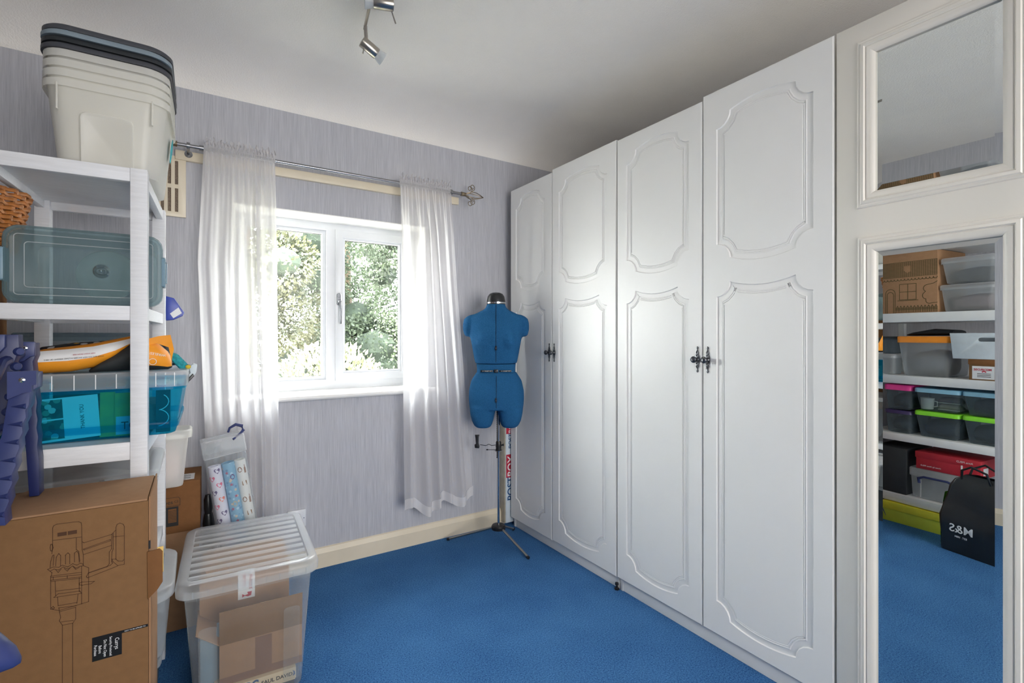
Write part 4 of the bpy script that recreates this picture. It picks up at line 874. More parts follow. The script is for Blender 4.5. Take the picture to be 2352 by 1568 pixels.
hbs = thing('back_carton', 'brown carton in the shadow behind the shelf unit', 'carton', (-0.42, 2.50, 0)); box('carton', 'card2', hbs, -0.17, 0.10, -0.12, 0.12, 0, 0.983, 0.003)
hbf = thing('dark_bundle', 'dark cloth inside the see-through box behind the unit', 'cloth', (-0.36, 2.475, 0.99)); MB().loft(blob([(-0.12, 0, 0.06, .06, .04, 0), (-0.09, 0, 0.09, .10, .08, 0), (0.05, 0, 0.09, .10, .08, 0), (0.12, 0, 0.06, .06, .04, 0)])).build('cloth', 'darkfill', hbf, smooth=True)
um = thing('folded_umbrella', 'black folded umbrella between the carton and gift wrap box', 'umbrella', (0.046, 2.455, 0), rot=(R(-1), R(-1), 0))
MB().lathe([(0.012, 0.0), (0.020, 0.02), (0.026, 0.20), (0.022, 0.40), (0.016, 0.44)], 14).build('canopy', 'bagblack', um, smooth=True); MB().lathe([(0.013, 0.44), (0.016, 0.46), (0.016, 0.50), (0.010, 0.52)], 14).build('handle', 'black', um, smooth=True)

# ------------------------------------------------------------------ clear box of gift wrap rolls, leaning
gw = thing('gift_wrap_box', 'tall clear box of gift wrap rolls leaning by the curtain', 'storage box', (0.128, 2.345, 0.0), rot=(R(-1), R(-8.5), R(3)))
GW, GD, GH = 0.150, 0.095, 0.775
MB().loft([[(x + GW / 2, y + GD / 2, z) for x, y in rrect(GW - g, GD - g, 0.008)] for z, g in ((0.012, 0.012), (0.016, 0.004), (0.70, 0.0), (0.745, 0.0))], True, False).build('body', 'clear', gw, smooth=True, angle=60)
MB().loft([[(x + GW / 2, y + GD / 2, z) for x, y in rrect(GW + g, GD + g, 0.009)] for z, g in ((0.700, 0.004), (0.700, 0.008), (0.765, 0.008), (0.772, 0.004), (0.772, -0.012), (0.766, -0.016))], False, True).build('lid', 'clearlid', gw, smooth=True, angle=50)
MB().tube([(0, -0.004, 0.70), (GW, -0.004, 0.70)], 0.002, 6).build('lid_edge', 'clearlid', gw)
for k in range(7): MB().box(GW + 0.0002, GW + 0.0015, 0.004, GD - 0.004, 0.08 + k * 0.10, 0.083 + k * 0.10).build('moulded_line', 'clearlid', gw)
cl_ = MB().tube([(GW - 0.05, 0.036, 0.785), (GW - 0.042, 0.034, 0.802), (GW - 0.018, 0.030, 0.812), (GW + 0.004, 0.028, 0.800), (GW + 0.006, 0.026, 0.782), (GW - 0.010, 0.012, 0.772), (GW - 0.040, -0.006, 0.758)], [0.0042, 0.005, 0.0065, 0.0075, 0.0065, 0.0048, 0.0045], 8).build('clip_handle', 'navy', gw, smooth=True)
def roll(name, label, x, y, r, mat, h=0.66):
    t = thing(name, label, 'gift wrap', (0, 0, 0)); t.matrix_world = gw.matrix_basis
    o_ = MB().lathe([(r * 0.8, 0.02), (r, 0.021), (r, h), (r * 0.6, h), (r * 0.58, h - 0.03)], 22, (x, y, 0)).build('roll', mat, t, smooth=True); t['group'] = 'gift wrap rolls'; return t, o_
def on_roll(x, y, r, poly, a0, z0):
    """flat motif wrapped on a roll; poly in metres"""
    return [(x + (r + 0.0006) * math.sin(a0 + u / r), y - (r + 0.0006) * math.cos(a0 + u / r), z0 + w) for u, w in poly]
heart = [(0, -0.012), (0.008, -0.004), (0.012, 0.003), (0.010, 0.009), (0.005, 0.010), (0.0, 0.005), (-0.005, 0.010), (-0.010, 0.009), (-0.012, 0.003), (-0.008, -0.004)]
star = [((0.008 if k % 2 == 0 else 0.0035) * math.sin(R(36 * k)), (0.008 if k % 2 == 0 else 0.0035) * math.cos(R(36 * k))) for k in range(10)]
sq = rrect(0.018, 0.020, 0.002, 1); bot = [(-0.004, -0.018), (0.004, -0.018), (0.004, 0.004), (0.0015, 0.008), (0.0015, 0.018), (-0.0015, 0.018), (-0.0015, 0.008), (-0.004, 0.004)]; drop = [(0.009 * math.sin(R(a)) * (1.0 if a < 180 else 1), 0.012 * math.cos(R(a))) for a in range(0, 360, 36)]
def motifs(t, o_, x, y, r, items):
    for poly, a0, z0, mat, nm in items:
        pts = on_roll(x, y, r, poly, a0, z0); MB().add(pts, [tuple(range(len(pts)))]).build(nm, mat, o_)
r1, o1 = roll('gift_wrap_roll', 'white gift wrap roll printed with purple and coral hearts', 0.030, 0.036, 0.024, 'rollwhite')
hc = ['heartpurple', 'heartpink', 'heartcoral', 'heartpurple']
motifs(r1, o1, 0.030, 0.036, 0.024, [(heart, (-0.75 if k % 2 else 0.25), 0.64 - k * 0.030, hc[(k // 2 + (k % 2) * 2) % 4] if k % 2 == 0 else ['heartpink', 'heartcoral'][(k // 2) % 2] if k % 4 == 1 else 'heartpurple', 'heart_print') for k in range(16)])
r2, o2 = roll('gift_wrap_roll', 'pale blue gift wrap roll with stars in the clear box', 0.080, 0.038, 0.025, 'rollblue')
motifs(r2, o2, 0.080, 0.038, 0.025, [(star, -0.5 + 0.4 * (k % 3), 0.62 - k * 0.052, 'starred', 'star_print') for k in range(9)] + [(drop, 0.25 - 0.3 * (k % 2), 0.60 - k * 0.115, 'heartpurple' if k % 2 == 0 else 'stonefill', 'figure_print') for k in range(5)])
r3, o3 = roll('gift_wrap_roll', 'cream gift wrap roll with small brown prints', 0.124, 0.036, 0.022, 'rollcream')
motifs(r3, o3, 0.124, 0.036, 0.022, [(sq, 0.1, 0.56 - k * 0.13, 'card3', 'box_print') for k in range(4)] + [(bot, 0.55, 0.62 - k * 0.13, 'brownprint', 'bottle_print') for k in range(5)] + [(drop, -0.35, 0.62 - k * 0.13, 'brownprint', 'bow_print') for k in range(5)])
bpy.context.view_layer.update()
for t in (r1, r2, r3): t.matrix_world = gw.matrix_world

# ------------------------------------------------------------------ big clear tub with ribbed lid
BX, BY, BRZ = 0.157, 2.030, R(-2.5)
bt = thing('ribbed_tub', 'large clear tub with white ribbed lid in front of the window', 'storage box', (BX, BY, 0.001), BRZ)
MB().loft(tub_rings(0.315, 0.440, 0.372, 0.496, 0.408, 0.035, 0.010, 0.022, 6), True, False).build('body', 'clear', bt, smooth=True, angle=60)
lidr = [[(x, y, z) for x, y in rrect(w, d, r_, 6)] for w, d, z, r_ in ((0.412, 0.536, 0.398, 0.048), (0.414, 0.538, 0.420, 0.048), (0.404, 0.528, 0.436, 0.045), (0.390, 0.514, 0.440, 0.040), (0.352, 0.470, 0.440, 0.022), (0.346, 0.464, 0.432, 0.020))]
ld = MB().loft(lidr, False, False).build('lid', 'clearlid', bt, smooth=True, angle=50)
rows = []; NRB = 9; pitch = 0.464 / NRB
prof_ = [(0.0, 0.432), (0.006, 0.424), (0.012, 0.424), (0.018, 0.433), (pitch - 0.006, 0.434), (pitch, 0.432)]
for k in range(NRB):
    for a, z in prof_[: -1 if k < NRB - 1 else None]: rows.append([(-0.173, -0.232 + k * pitch + a, z), (0.173, -0.232 + k * pitch + a, z)])
MB().loft(rows, False, False, closed=False).build('ribbed_top', 'clearlid', ld)
for k in range(9): MB().box(-0.16 + 0.04 * k, -0.158 + 0.04 * k, -0.2698, -0.268, 0.400, 0.421).build('lid_rib', 'frost', ld)
for s in (-1, 1): MB().loft([[(s * 0.12 + x, -0.2205 - (0.036 * (z / .408)), z) for x, z in [(a, b_ + 0.16) for a, b_ in rrect(0.05, 0.26, 0.012)]]], False, True).build('corner_panel', 'clear', bt)
def inner(name, label, cat, x, y, z, rz=0.0): return thing(name, label, cat, tuple(Vector((BX, BY, 0)) + Matrix.Rotation(BRZ, 3, 'Z') @ Vector((x, y, z))), BRZ + rz)
i1 = inner('book', 'tan book lying flat at the bottom of the ribbed tub', 'book', 0.010, -0.135, 0.020); box('cover', 'book', i1, -0.115, 0.125, -0.075, 0.08, 0, 0.042, 0.002); box('pages', 'pages', i1, 0.122, 0.127, -0.072, 0.075, 0.003, 0.039, 0)
text('lettering', 'SBS', 0.046, 'blueink', i1, front(-0.020, -0.0758, 0.021), fat=0.001); text('lettering', 'SAUL DAVID', 0.017, 'blackink', i1, front(0.068, -0.0758, 0.022), fat=0.0004)
MB().prism([(0.116, 0.014), (0.119, 0.024), (0.116, 0.034), (0.123, 0.028), (0.124, 0.018)], -0.0762, -0.0752).build('emblem', 'blueink', i1)
i1b = inner('book', 'grey book under the tan one in the ribbed tub', 'book', 0.012, -0.135, 0.0045); box('cover', 'darkfill', i1b, -0.11, 0.12, -0.07, 0.07, 0, 0.014, 0.001)
i2 = inner('open_carton', 'brown carton with open flaps inside the ribbed tub', 'carton', 0.035, -0.125, 0.064)
box('carton', 'card3', i2, -0.125, 0.123, -0.070, 0.100, 0, 0.132, 0.001); box('tape', 'tape', i2, -0.022, 0.028, -0.0706, -0.070, 0.004, 0.128, 0); box('tape', 'tape', i2, -0.124, 0.122, -0.0707, -0.070, 0.0, 0.024, 0)
MB().box(-0.125, 0.123, -0.003, 0.0, 0.0, 0.112).build('flap', 'card', i2, loc=(0, -0.070, 0.133), rot=(R(4), 0, 0), bevel=0.0005)
MB().box(-0.082, 0.0, -0.0, 0.17, -0.0015, 0.0015).build('flap', 'card3', i2, loc=(-0.125, -0.07, 0.133), rot=(0, R(38), 0), bevel=0.0005)
i3 = inner('parcel', 'brown parcel with a red and white fragile label in the ribbed tub', 'parcel', 0.0, 0.055, 0.205)
box('carton', 'card3', i3, -0.150, 0.130, -0.115, 0.125, 0, 0.165, 0.001); lb = box('fragile_label', 'white', i3, -0.035, 0.018, -0.1158, -0.115, 0.062, 0.165, 0)
text('lettering', 'FRAGILE', 0.014, 'redink', lb, frame((0.004, -0.1161, 0.118), (0, 0, -1), (1, 0, 0))); text('lettering', 'KEEP DRY', 0.011, 'redink', lb, frame((-0.016, -0.1161, 0.130), (0, 0, -1), (1, 0, 0)))
MB().prism([(-0.004, 0.068), (0.006, 0.070), (0.008, 0.084), (-0.006, 0.084), (-0.004, 0.076), (-0.014, 0.074), (-0.022, 0.080), (-0.022, 0.068), (-0.014, 0.072)], -0.1163, -0.1158).build('glass_symbol', 'redink', lb)
i4 = inner('grey_block', 'grey plastic case standing at the left of the ribbed tub', 'case', -0.118, -0.03, 0.016); box('case', 'tealclip', i4, -0.028, 0.028, -0.12, 0.14, 0, 0.19, 0.008)

# ------------------------------------------------------------------ vacuum cleaner carton
dc = thing('appliance_carton', 'brown carton with a line drawing of a cordless vacuum cleaner', 'carton', (0, 0, 0))
CX0, CX1, CY0, CY1, CZ1 = -0.455, -0.0985, 1.437, 1.682, 0.810
box('carton', 'card', dc, CX0, CX1, CY0, CY1, 0.0, CZ1, 0.0015)
MB().prism([(CX0 + 0.005, CY0), (CX1 - 0.002, CY0), (CX1 - 0.002, CY1 - 0.012), (CX0 + 0.10, CY1 - 0.012), (CX0 + 0.012, CY0 + 0.075)], CZ1 + 0.0005, CZ1 + 0.005, 'xy').build('top_flap', 'card3', dc, bevel=0.0008)
MB().box(CX1 + 0.0002, CX1 + 0.0035, CY0 + 0.012, CY1 + 0.002, 0.02, CZ1 + 0.006).build('side_flap', 'card3', dc, bevel=0.0008)
MB().prism([(CX1 - 0.002, 0.690), (CX1 + 0.022, 0.692), (CX1 + 0.028, 0.684), (CX1 + 0.028, 0.612), (CX1 + 0.018, 0.596), (CX1 - 0.001, 0.577)], CY0 - 0.003, CY0 + 0.0015).build('tuck_tab', 'card2', dc, bevel=0.0008)
MB().box(CX1 + 0.0001, CX1 + 0.004, CY0 + 0.004, CY0 + 0.010, 0.694, 0.712).build('slot', 'blackink', dc)
strokes([[(0.0, 0.52), (0.02, 0.47), (0.012, 0.42), (0.03, 0.36), (0.02, 0.30), (0.035, 0.24), (0.02, 0.18), (0.03, 0.1)]], 0.006, 0).xf(Matrix.Translation((CX1 + 0.0037, CY0 + 0.03, 0.05)) @ Matrix.Rotation(R(90), 4, 'Z')).build('crumple_mark', 'ink', dc)
DRAWING = [[(-267,725),(-266,743),(-266,781),(-264,786),(-259,788),(-232,787),(-223,786),(-219,783),(-218,777),(-217,722),(-215,710),(-215,688)],[(-266,754),(-218,751)],[(-227,751),(-227,725),(-223,720),(-221,697)],[(-270,739),(-269,746),(-267,746),(-265,738),(-267,731),(-269,732),(-270,739)],[(-270,695),(-269,709),(-266,721),(-264,722),(-264,717),(-265,699)],[(-261,697),(-260,716),(-256,723),(-253,718),(-253,695)],[(-245,697),(-245,717),(-241,721),(-238,717),(-238,696)],[(-230,698),(-230,718),(-226,721),(-223,715),(-222,695)],[(-274,693),(-265,696),(-256,693),(-250,696),(-241,690),(-233,695),(-226,690),(-220,693),(-216,690),(-215,686),(-221,686),(-228,684),(-233,690),(-241,685),(-249,692),(-256,687),(-264,691),(-270,688),(-274,693)],[(-270,688),(-267,684),(-268,677)],[(-261,689),(-257,682),(-252,688)],[(-247,688),(-242,681),(-237,687)],[(-232,688),(-228,681),(-222,684)],[(-269,677),(-218,672)],[(-269,674),(-218,667)],[(-269,668),(-218,662)],[(-268,665),(-218,659)],[(-269,677),(-269,667)],[(-265,674),(-265,668)],[(-242,671),(-242,665)],[(-269,667),(-269,605)],[(-262,664),(-261,632)],[(-222,661),(-222,630)],[(-218,686),(-218,601)],[(-260,642),(-220,637)],[(-264,629),(-257,635),(-221,631),(-218,625),(-264,629)],[(-258,628),(-257,609)],[(-224,625),(-226,605)],[(-257,609),(-226,607)],[(-256,604),(-227,600)],[(-255,595),(-228,597)],[(-269,605),(-255,598),(-206,603)],[(-268,608),(-265,610),(-263,606),(-265,604),(-268,608)],[(-206,603),(-206,679),(-215,686)],[(-256,604),(-253,582),(-255,575),(-250,564),(-233,563),(-228,571),(-228,597)],[(-252,572),(-232,569)],[(-250,564),(-250,420)],[(-233,563),(-233,413)],[(-217,740),(-214,737),(-166,745),(-159,753)],[(-215,723),(-168,734),(-168,731),(-214,721),(-215,723)],[(-214,711),(-166,720),(-165,745)],[(-163,747),(-163,711),(-165,705),(-166,683),(-164,679)],[(-166,720),(-166,712),(-170,706),(-170,679),(-174,673),(-207,667)],[(-163,739),(-144,737)],[(-158,738),(-158,760),(-156,766),(-151,768),(-145,764),(-143,759),(-143,671),(-155,671),(-164,683),(-165,688),(-158,687)],[(-158,738),(-158,686),(-154,681),(-146,679),(-144,682)],[(-164,679),(-168,675),(-206,668),(-210,660),(-208,657),(-155,670)],[(-222,649),(-217,650),(-196,646),(-202,642),(-217,643),(-222,645),(-222,649)]]
strokes([[(a / 1000, b_ / 1000) for a, b_ in ln] for ln in DRAWING], 0.0011, CY0 - 0.0006).build('line_drawing', 'ink', dc)
for a, b_ in ((-0.258, -0.243), (-0.241, -0.226)): MB().box(a, b_, CY0 - 0.0009, CY0 - 0.0003, 0.7605, 0.7685).build('printed_bar', 'ink', dc)
sl = MB().prism([(-0.200, 0.519), (-0.0990, 0.519), (-0.0990, 0.513), (-0.1475, 0.513), (-0.1475, 0.465), (-0.200, 0.465)], CY0 - 0.0010, CY0 - 0.0002).build('security_label', 'black', dc)
for body, x, sz, zz in (('Currys', -0.1565, 0.0110, 0.493), ('Security Protected', -0.1675, 0.0068, 0.4905), ('Do Not Open', -0.1775, 0.0078, 0.489), ('Before', -0.1865, 0.0078, 0.489), ('Purchase', -0.1945, 0.0078, 0.489)):
    text('lettering', body, sz, 'white', sl, frame((x, CY0 - 0.0013, zz), (0, 0, -1), (1, 0, 0)), sx=0.85)
text('lettering', 'NOT TO BE APPLIED TO', 0.0036, 'white', sl, front(-0.123, CY0 - 0.0013, 0.516))

# ------------------------------------------------------------------ navy folding trestle and a second navy piece
tr_ = thing('folding_trestle', 'folded navy plastic trestle at the left edge above the carton', 'trestle', (0, 0, 0))
MB().prism([(-0.40, 1.201), (-0.334, 1.203), (-0.333, 1.172), (-0.341, 1.142), (-0.34, 1.123), (-0.347, 1.099), (-0.346, 1.074), (-0.354, 1.041), (-0.353, 1.017), (-0.362, 0.989), (-0.40, 0.93)], 1.50, 1.535).build('top_beam', 'navy2', tr_, bevel=0.0012)
l2 = MB().prism([(-0.362, 1.183), (-0.328, 1.183), (-0.327, 1.153), (-0.332, 1.138), (-0.33, 1.114), (-0.327, 1.104), (-0.328, 1.074), (-0.324, 1.04), (-0.326, 1.02), (-0.323, 1.0), (-0.325, 0.98), (-0.322, 0.957), (-0.324, 0.935), (-0.321, 0.904), (-0.32, 0.8165), (-0.338, 0.8165), (-0.343, 0.918), (-0.347, 0.981), (-0.351, 1.065), (-0.351, 1.117), (-0.362, 1.118)], 1.60, 1.645).build('rear_leg', 'navy2', tr_, bevel=0.0012)
FL = [(-0.317, 1.125), (-0.28, 1.124), (-0.281, 1.092), (-0.291, 1.084), (-0.293, 1.057), (-0.298, 1.046), (-0.297, 1.032), (-0.303, 1.017), (-0.302, 1.002), (-0.308, 0.986), (-0.307, 0.97), (-0.313, 0.951), (-0.312, 0.935), (-0.319, 0.916), (-0.317, 0.9), (-0.324, 0.882), (-0.322, 0.864), (-0.329, 0.843), (-0.327, 0.816), (-0.375, 0.822), (-0.365, 0.895), (-0.333, 0.998)]
l3 = MB().prism(FL, 1.385, 1.430).build('front_leg', 'navy', tr_, bevel=0.0012)
for k in range(7):
    z = 1.055 - k * 0.036; x = -0.296 - k * 0.0052
    MB().add([(x - 0.024, 1.3845, z + 0.001), (x - 0.001, 1.3845, z + 0.006), (x - 0.001, 1.3845, z - 0.006), (x - 0.004, 1.378, z)], [(0, 1, 3), (1, 2, 3), (2, 0, 3), (0, 2, 1)]).build('gusset', 'navy', l3)
hb_ = MB().prism([(-0.322, 1.128), (-0.279, 1.128), (-0.279, 1.100), (-0.286, 1.098), (-0.286, 1.086), (-0.300, 1.083), (-0.314, 1.076), (-0.322, 1.072)], 1.372, 1.386).build('hinge_plate', 'navy', tr_, bevel=0.002)
MB().lathe([(0.0052, 0), (0.005, 0.0015), (0.002, 0.0028)], 16, (-0.300, 1.372, 1.110), (0, -1, 0)).build('rivet', 'chrome', hb_, smooth=True)
hb2 = MB().prism([(-0.372, 1.186), (-0.326, 1.186), (-0.326, 1.152), (-0.334, 1.150), (-0.345, 1.140), (-0.372, 1.132)], 1.588, 1.602).build('hinge_plate', 'navy', tr_, bevel=0.002)
MB().lathe([(0.0056, 0), (0.005, 0.0015), (0.002, 0.0028)], 16, (-0.3425, 1.588, 1.171), (0, -1, 0)).build('rivet', 'chrome', hb2, smooth=True)
hb3 = MB().prism([(-0.40, 1.203), (-0.352, 1.203), (-0.352, 1.176), (-0.37, 1.15), (-0.40, 1.14)], 1.486, 1.502).build('hinge_plate', 'navy', tr_, bevel=0.002)
for k in range(6): MB().lathe([(0.010, 0), (0.010, 0.012), (0.007, 0.017)], 14, (-0.339 - 0.0045 * k, 1.512, 1.165 - k * 0.033), (0.5, -0.8, 0)).build('knuckle', 'navy', tr_, smooth=True)
MB().tube([(-0.342, 1.37, 1.112), (-0.352, 1.46, 1.14), (-0.352, 1.65, 1.165)], 0.011, 10).build('pivot_rod', 'navy2', tr_, smooth=True)
nb = thing('navy_bar', 'end of a navy plastic bar at the lower left edge', 'plastic bar', (0, 0, 0))
MB().loft([[(x, 0.60 + r_ * 0.9 * math.cos(R(a)), z + r_ * math.sin(R(a))) for a in range(0, 360, 24)] for x, z, r_ in ((-0.42, 0.930, 0.036), (-0.21, 0.930, 0.030), (-0.168, 0.929, 0.025), (-0.147, 0.924, 0.017), (-0.136, 0.917, 0.009), (-0.132, 0.913, 0.003))]).build('bar', 'navy', nb, smooth=True, angle=60)
MB().tube([(-0.42, 0.60, 0.0), (-0.42, 0.60, 0.92)], 0.02, 12).build('upright', 'navy2', nb, smooth=True)

# ================================================================== SECOND SHELVING (seen in the mirror)
A6 = R(6); P0 = Vector((-0.45, 1.2, 0)); DS = Vector((-math.sin(A6), math.cos(A6), 0)); NS = Vector((math.cos(A6), math.sin(A6), 0)); SRZ = R(96)
def ms(s, b_, z): return tuple(P0 + DS * s - NS * b_ + Vector((0, 0, z)))     # along, back from the front edge, up
s2 = thing('storage_shelving', 'white shelving with five thick shelves along the left wall', 'shelf unit', ms(0, 0, 0), SRZ)
S0, S1_, SD = -0.56, 0.285, 0.46
SH = [(1.287, 1.345), (0.893, 0.945), (0.524, 0.570), (0.128, 0.180), (1.735, 1.790)]
for z0, z1 in SH: box('shelf', 'shelfpaint', s2, S0, S1_, 0, SD, z0, z1, 0.003)
for x in (S0, S1_ - 0.035):
    for y in (0.012, SD - 0.045): box('upright', 'shelfpaint', s2, x + 0.0005, x + 0.0345, y, y + 0.035, 0, 1.89, 0.001)
def mthing(name, label, cat, s, b_, z, rz=0.0, group=None): return thing(name, label, cat, ms(s, b_, z), SRZ + rz, group)
def mtub(label, s0, s1, b0, z0, z1, d, mat, lidmat, lidh, taper=0.018, group=None, rz=0.0, r=0.02):
    w = abs(s1 - s0); wl = w - 0.012
    return tub('lidded_box', label, ms((s0 + s1) / 2, b0 + d / 2, z0), SRZ + rz, wl - 2 * taper, d - 2 * taper - 0.012, wl, d - 0.012, z1 - z0 - lidh * 0.55, r, mat, lidmat, lidh, group=group, lip=0.004, inset=0.012, sink=0.002)
def fill(name, label, s0, s1, b0, b1, z0, z1, mat):
    t = mthing(name, label, 'contents', (s0 + s1) / 2, (b0 + b1) / 2, z0); w = abs(s1 - s0) / 2; d = abs(b1 - b0) / 2; h = z1 - z0
    MB().loft(blob([(-w, 0, h * .4, d * .4, h * .3, 0), (-w * .8, 0, h * .48, d * .85, h * .47, 0), (-w * .1, 0, h * .5, d, h * .5, .05), (w * .5, 0, h * .45, d * .9, h * .44, -.05), (w * .85, 0, h * .42, d * .7, h * .4, 0), (w, 0, h * .4, d * .3, h * .2, 0)])).build('bundle', mat, t, smooth=True); return t
# top visible shelf: play-house carton and two clear tubs
ph = mthing('playhouse_carton', 'brown carton printed with a cottage, reflected in the mirror', 'carton', 0.035, 0.02, 1.346)
box('carton', 'card3', ph, -0.139, 0.20, 0, 0.36, 0, 0.385, 0.002)
def pp(lines, w=0.0032): return strokes([[(0.035 - 0.035 + a, b_) for a, b_ in l_] for l_ in lines], w, -0.0006)
ln = []
for i in range(3): ln.append([(-0.03 + 0.045 * i, 0.085), (-0.03 + 0.045 * i, 0.185)])
for i in range(3): ln.append([(-0.03, 0.085 + 0.05 * i), (0.06, 0.085 + 0.05 * i)])
ln.append([(-0.03 - .01, 0.08), (0.07, 0.08)])
for i in range(12):
    x = -0.137 + i * 0.0185; ln.append([(x, 0.005), (x, 0.035), (x + 0.005, 0.045), (x + 0.010, 0.035), (x + 0.010, 0.005)])
ln.append([(-0.138, 0.022), (0.08, 0.022)]); ln.append([(-0.138, 0.030), (0.08, 0.030)])
ln.append([(-0.138, 0.06), (-0.115, 0.058)] + arc(-0.100, 0.075, 0.02, 250, 340) + arc(-0.085, 0.105, 0.022, 280, 400) + arc(-0.09, 0.15, 0.022, 300, 440) + [(-0.12, 0.178), (-0.138, 0.19)])
ln.append([(0.085, 0.0), (0.085, 0.13)] + arc(0.112, 0.13, 0.027, 180, 0, 8) + [(0.139, 0.0)]); ln.append([(0.094, 0.0), (0.094, 0.12)] + arc(0.112, 0.12, 0.018, 180, 0) + [(0.13, 0.0)])
for i in range(17): ln += [arc(-0.129 + 0.0190 * i, 0.218, 0.0098, 180, 360, 5)]
for i in range(12): ln.append([(-0.138, 0.232 + 0.0085 * i), (0.195, 0.232 + 0.0085 * i)])
pp(ln).build('printed_cottage', 'greenink', ph)
gl_ = []
for i in range(30): gl_.append([(-0.137 + 0.0114 * i, 0.230), (-0.137 + 0.0114 * i, 0.326)])
pp(gl_, 0.0018).build('printed_roof', 'greenink', ph)
MB().prism([(0.0, 0.30), (0.035, 0.30), (0.035, 0.27), (0.018, 0.255), (0.0, 0.265)], -0.0009, -0.0002).build('worn_patch', 'card3', ph)
mtub('upper of two clear clip boxes on the top mirrored shelf', -0.111, -0.367, 0.025, 1.513, 1.668, 0.32, 'frost', 'clearlid', 0.034, 0.016, 'clear boxes reflected beside the cottage carton')
mtub('lower of two clear clip boxes on the top mirrored shelf', -0.108, -0.367, 0.02, 1.346, 1.507, 0.33, 'frost', 'clearlid', 0.030, 0.014, 'clear boxes reflected beside the cottage carton')
fill('cloth_contents', 'dark cloth in the upper clear clip box', -0.14, -0.34, 0.06, 0.30, 1.516, 1.615, 'darkfill'); fill('cloth_contents', 'mauve cloth in the lower clear clip box', -0.14, -0.335, 0.06, 0.30, 1.350, 1.455, 'mauvefill')
for zz, k in ((1.560, 0), (1.395, 1)):
    pass
# second shelf
mtub('clear tub with a bright orange lid, reflected', 0.118, -0.166, 0.022, 0.946, 1.197, 0.34, 'frost', 'orangelid', 0.040, 0.022)
fill('cloth_contents', 'grey cloth inside the orange lidded tub', 0.085, -0.135, 0.06, 0.32, 0.951, 1.115, 'greyfill')
fo = mthing('black_folders', 'flat black pouch lying on the orange lid', 'pouch', -0.035, 0.18, 1.1985); MB().loft(blob([(-0.125, 0, 0.014, .05, .008, 0), (-0.115, 0, 0.020, .09, .018, 0), (0.0, 0, 0.024, .10, .022, 0), (0.10, 0, 0.014, .09, .012, 0), (0.14, 0, 0.008, .05, .006, 0)])).build('pouch', 'blackcard', fo, smooth=True)
cb = mthing('carry_caddy', 'pale grey caddy with a slotted handle on a small carton', 'caddy', -0.278, 0.012, 1.066)
MB().holed([(-0.100, 0), (0.094, 0), (0.112, 0.150), (-0.112, 0.150)], [[(-0.060 + a, 0.112 + b_) for a, b_ in reversed(rrect(0.082, 0.022, 0.0105))]], 0, 0.004).build('front_panel', 'caddy', cb, bevel=0.001)
for sg in (-1, 1): MB().loft([[(sg * 0.096, 0.004, 0), (sg * 0.098, 0.004, 0), (sg * 0.098, 0.25, 0), (sg * 0.096, 0.25, 0)], [(sg * 0.108, 0.004, 0.148), (sg * 0.111, 0.004, 0.148), (sg * 0.111, 0.25, 0.148), (sg * 0.108, 0.25, 0.148)]]).build('side_panel', 'caddy', cb)
box('base_panel', 'caddy', cb, -0.095, 0.092, 0.004, 0.25, 0.0005, 0.004, 0); box('back_panel', 'caddy', cb, -0.096, 0.094, 0.246, 0.25, 0.004, 0.148, 0); box('contents_pad', 'darkfill', cb, -0.09, 0.088, 0.03, 0.24, 0.004, 0.07, 0.004)
sc = mthing('small_carton', 'small brown carton with a white sticker under the grey caddy', 'carton', -0.322, 0.015, 0.946); box('carton', 'card', sc, -0.075, 0.067, 0, 0.24, 0, 0.100, 0.001); box('carton_lid', 'card2', sc, -0.078, 0.070, -0.003, 0.243, 0.088, 0.119, 0.001)
st2 = MB().box(-0.045, 0.052, -0.0012, -0.0004, 0.006, 0.080).build('sticker', 'paperwhite', sc); text('lettering', 'MEDIROSE', 0.017, 'redink', st2, front(0.006, -0.0016, 0.060), fat=0.0004)
for k in range(3): MB().box(-0.03, 0.03, -0.0016, -0.001, 0.018 + 0.009 * k, 0.021 + 0.009 * k).build('label_line', 'blackink', st2)
fl_ = MB().prism([(-0.012, 0.048), (0.0, 0.056), (0.012, 0.048), (0.006, 0.044), (0.0, 0.050), (-0.006, 0.044)], -0.0017, -0.001).build('flower_print', 'redink', st2)
mtub('small clear pot at the window end of the mirrored shelf', 0.225, 0.128, 0.03, 0.946, 1.080, 0.14, 'frost', 'clearlid', 0.025, 0.008)
mtub('small grey box stacked on the clear pot', 0.235, 0.135, 0.06, 1.083, 1.196, 0.16, 'frostdark', 'lidblack', 0.012, 0.006)
# third shelf
G3 = 'coloured lid boxes on the middle shelf'
mtub('clear box with a bright pink lid, reflected', 0.190, 0.030, 0.020, 0.722, 0.884, 0.30, 'frostdark', 'pinklid', 0.036, 0.010, G3); mtub('clear box with a dark purple lid under the pink one', 0.190, 0.030, 0.020, 0.571, 0.718, 0.30, 'frostdark', 'purplelid', 0.022, 0.010, G3)
mtub('pale blue lidded box nearest the pink lid', 0.020, -0.214, 0.016, 0.735, 0.874, 0.34, 'frostdark', 'skylid', 0.026, 0.018, G3); mtub('lime lidded box nearest the purple lid', 0.020, -0.214, 0.016, 0.571, 0.732, 0.34, 'frostdark', 'limelid', 0.026, 0.018, G3)
mtub('pale blue lidded box farthest from the pink lid', -0.218, -0.45, 0.016, 0.735, 0.874, 0.34, 'frostdark', 'skylid', 0.026, 0.018, G3); mtub('lime lidded box farthest from the purple lid', -0.218, -0.45, 0.016, 0.571, 0.732, 0.34, 'frostdark', 'limelid', 0.026, 0.018, G3)
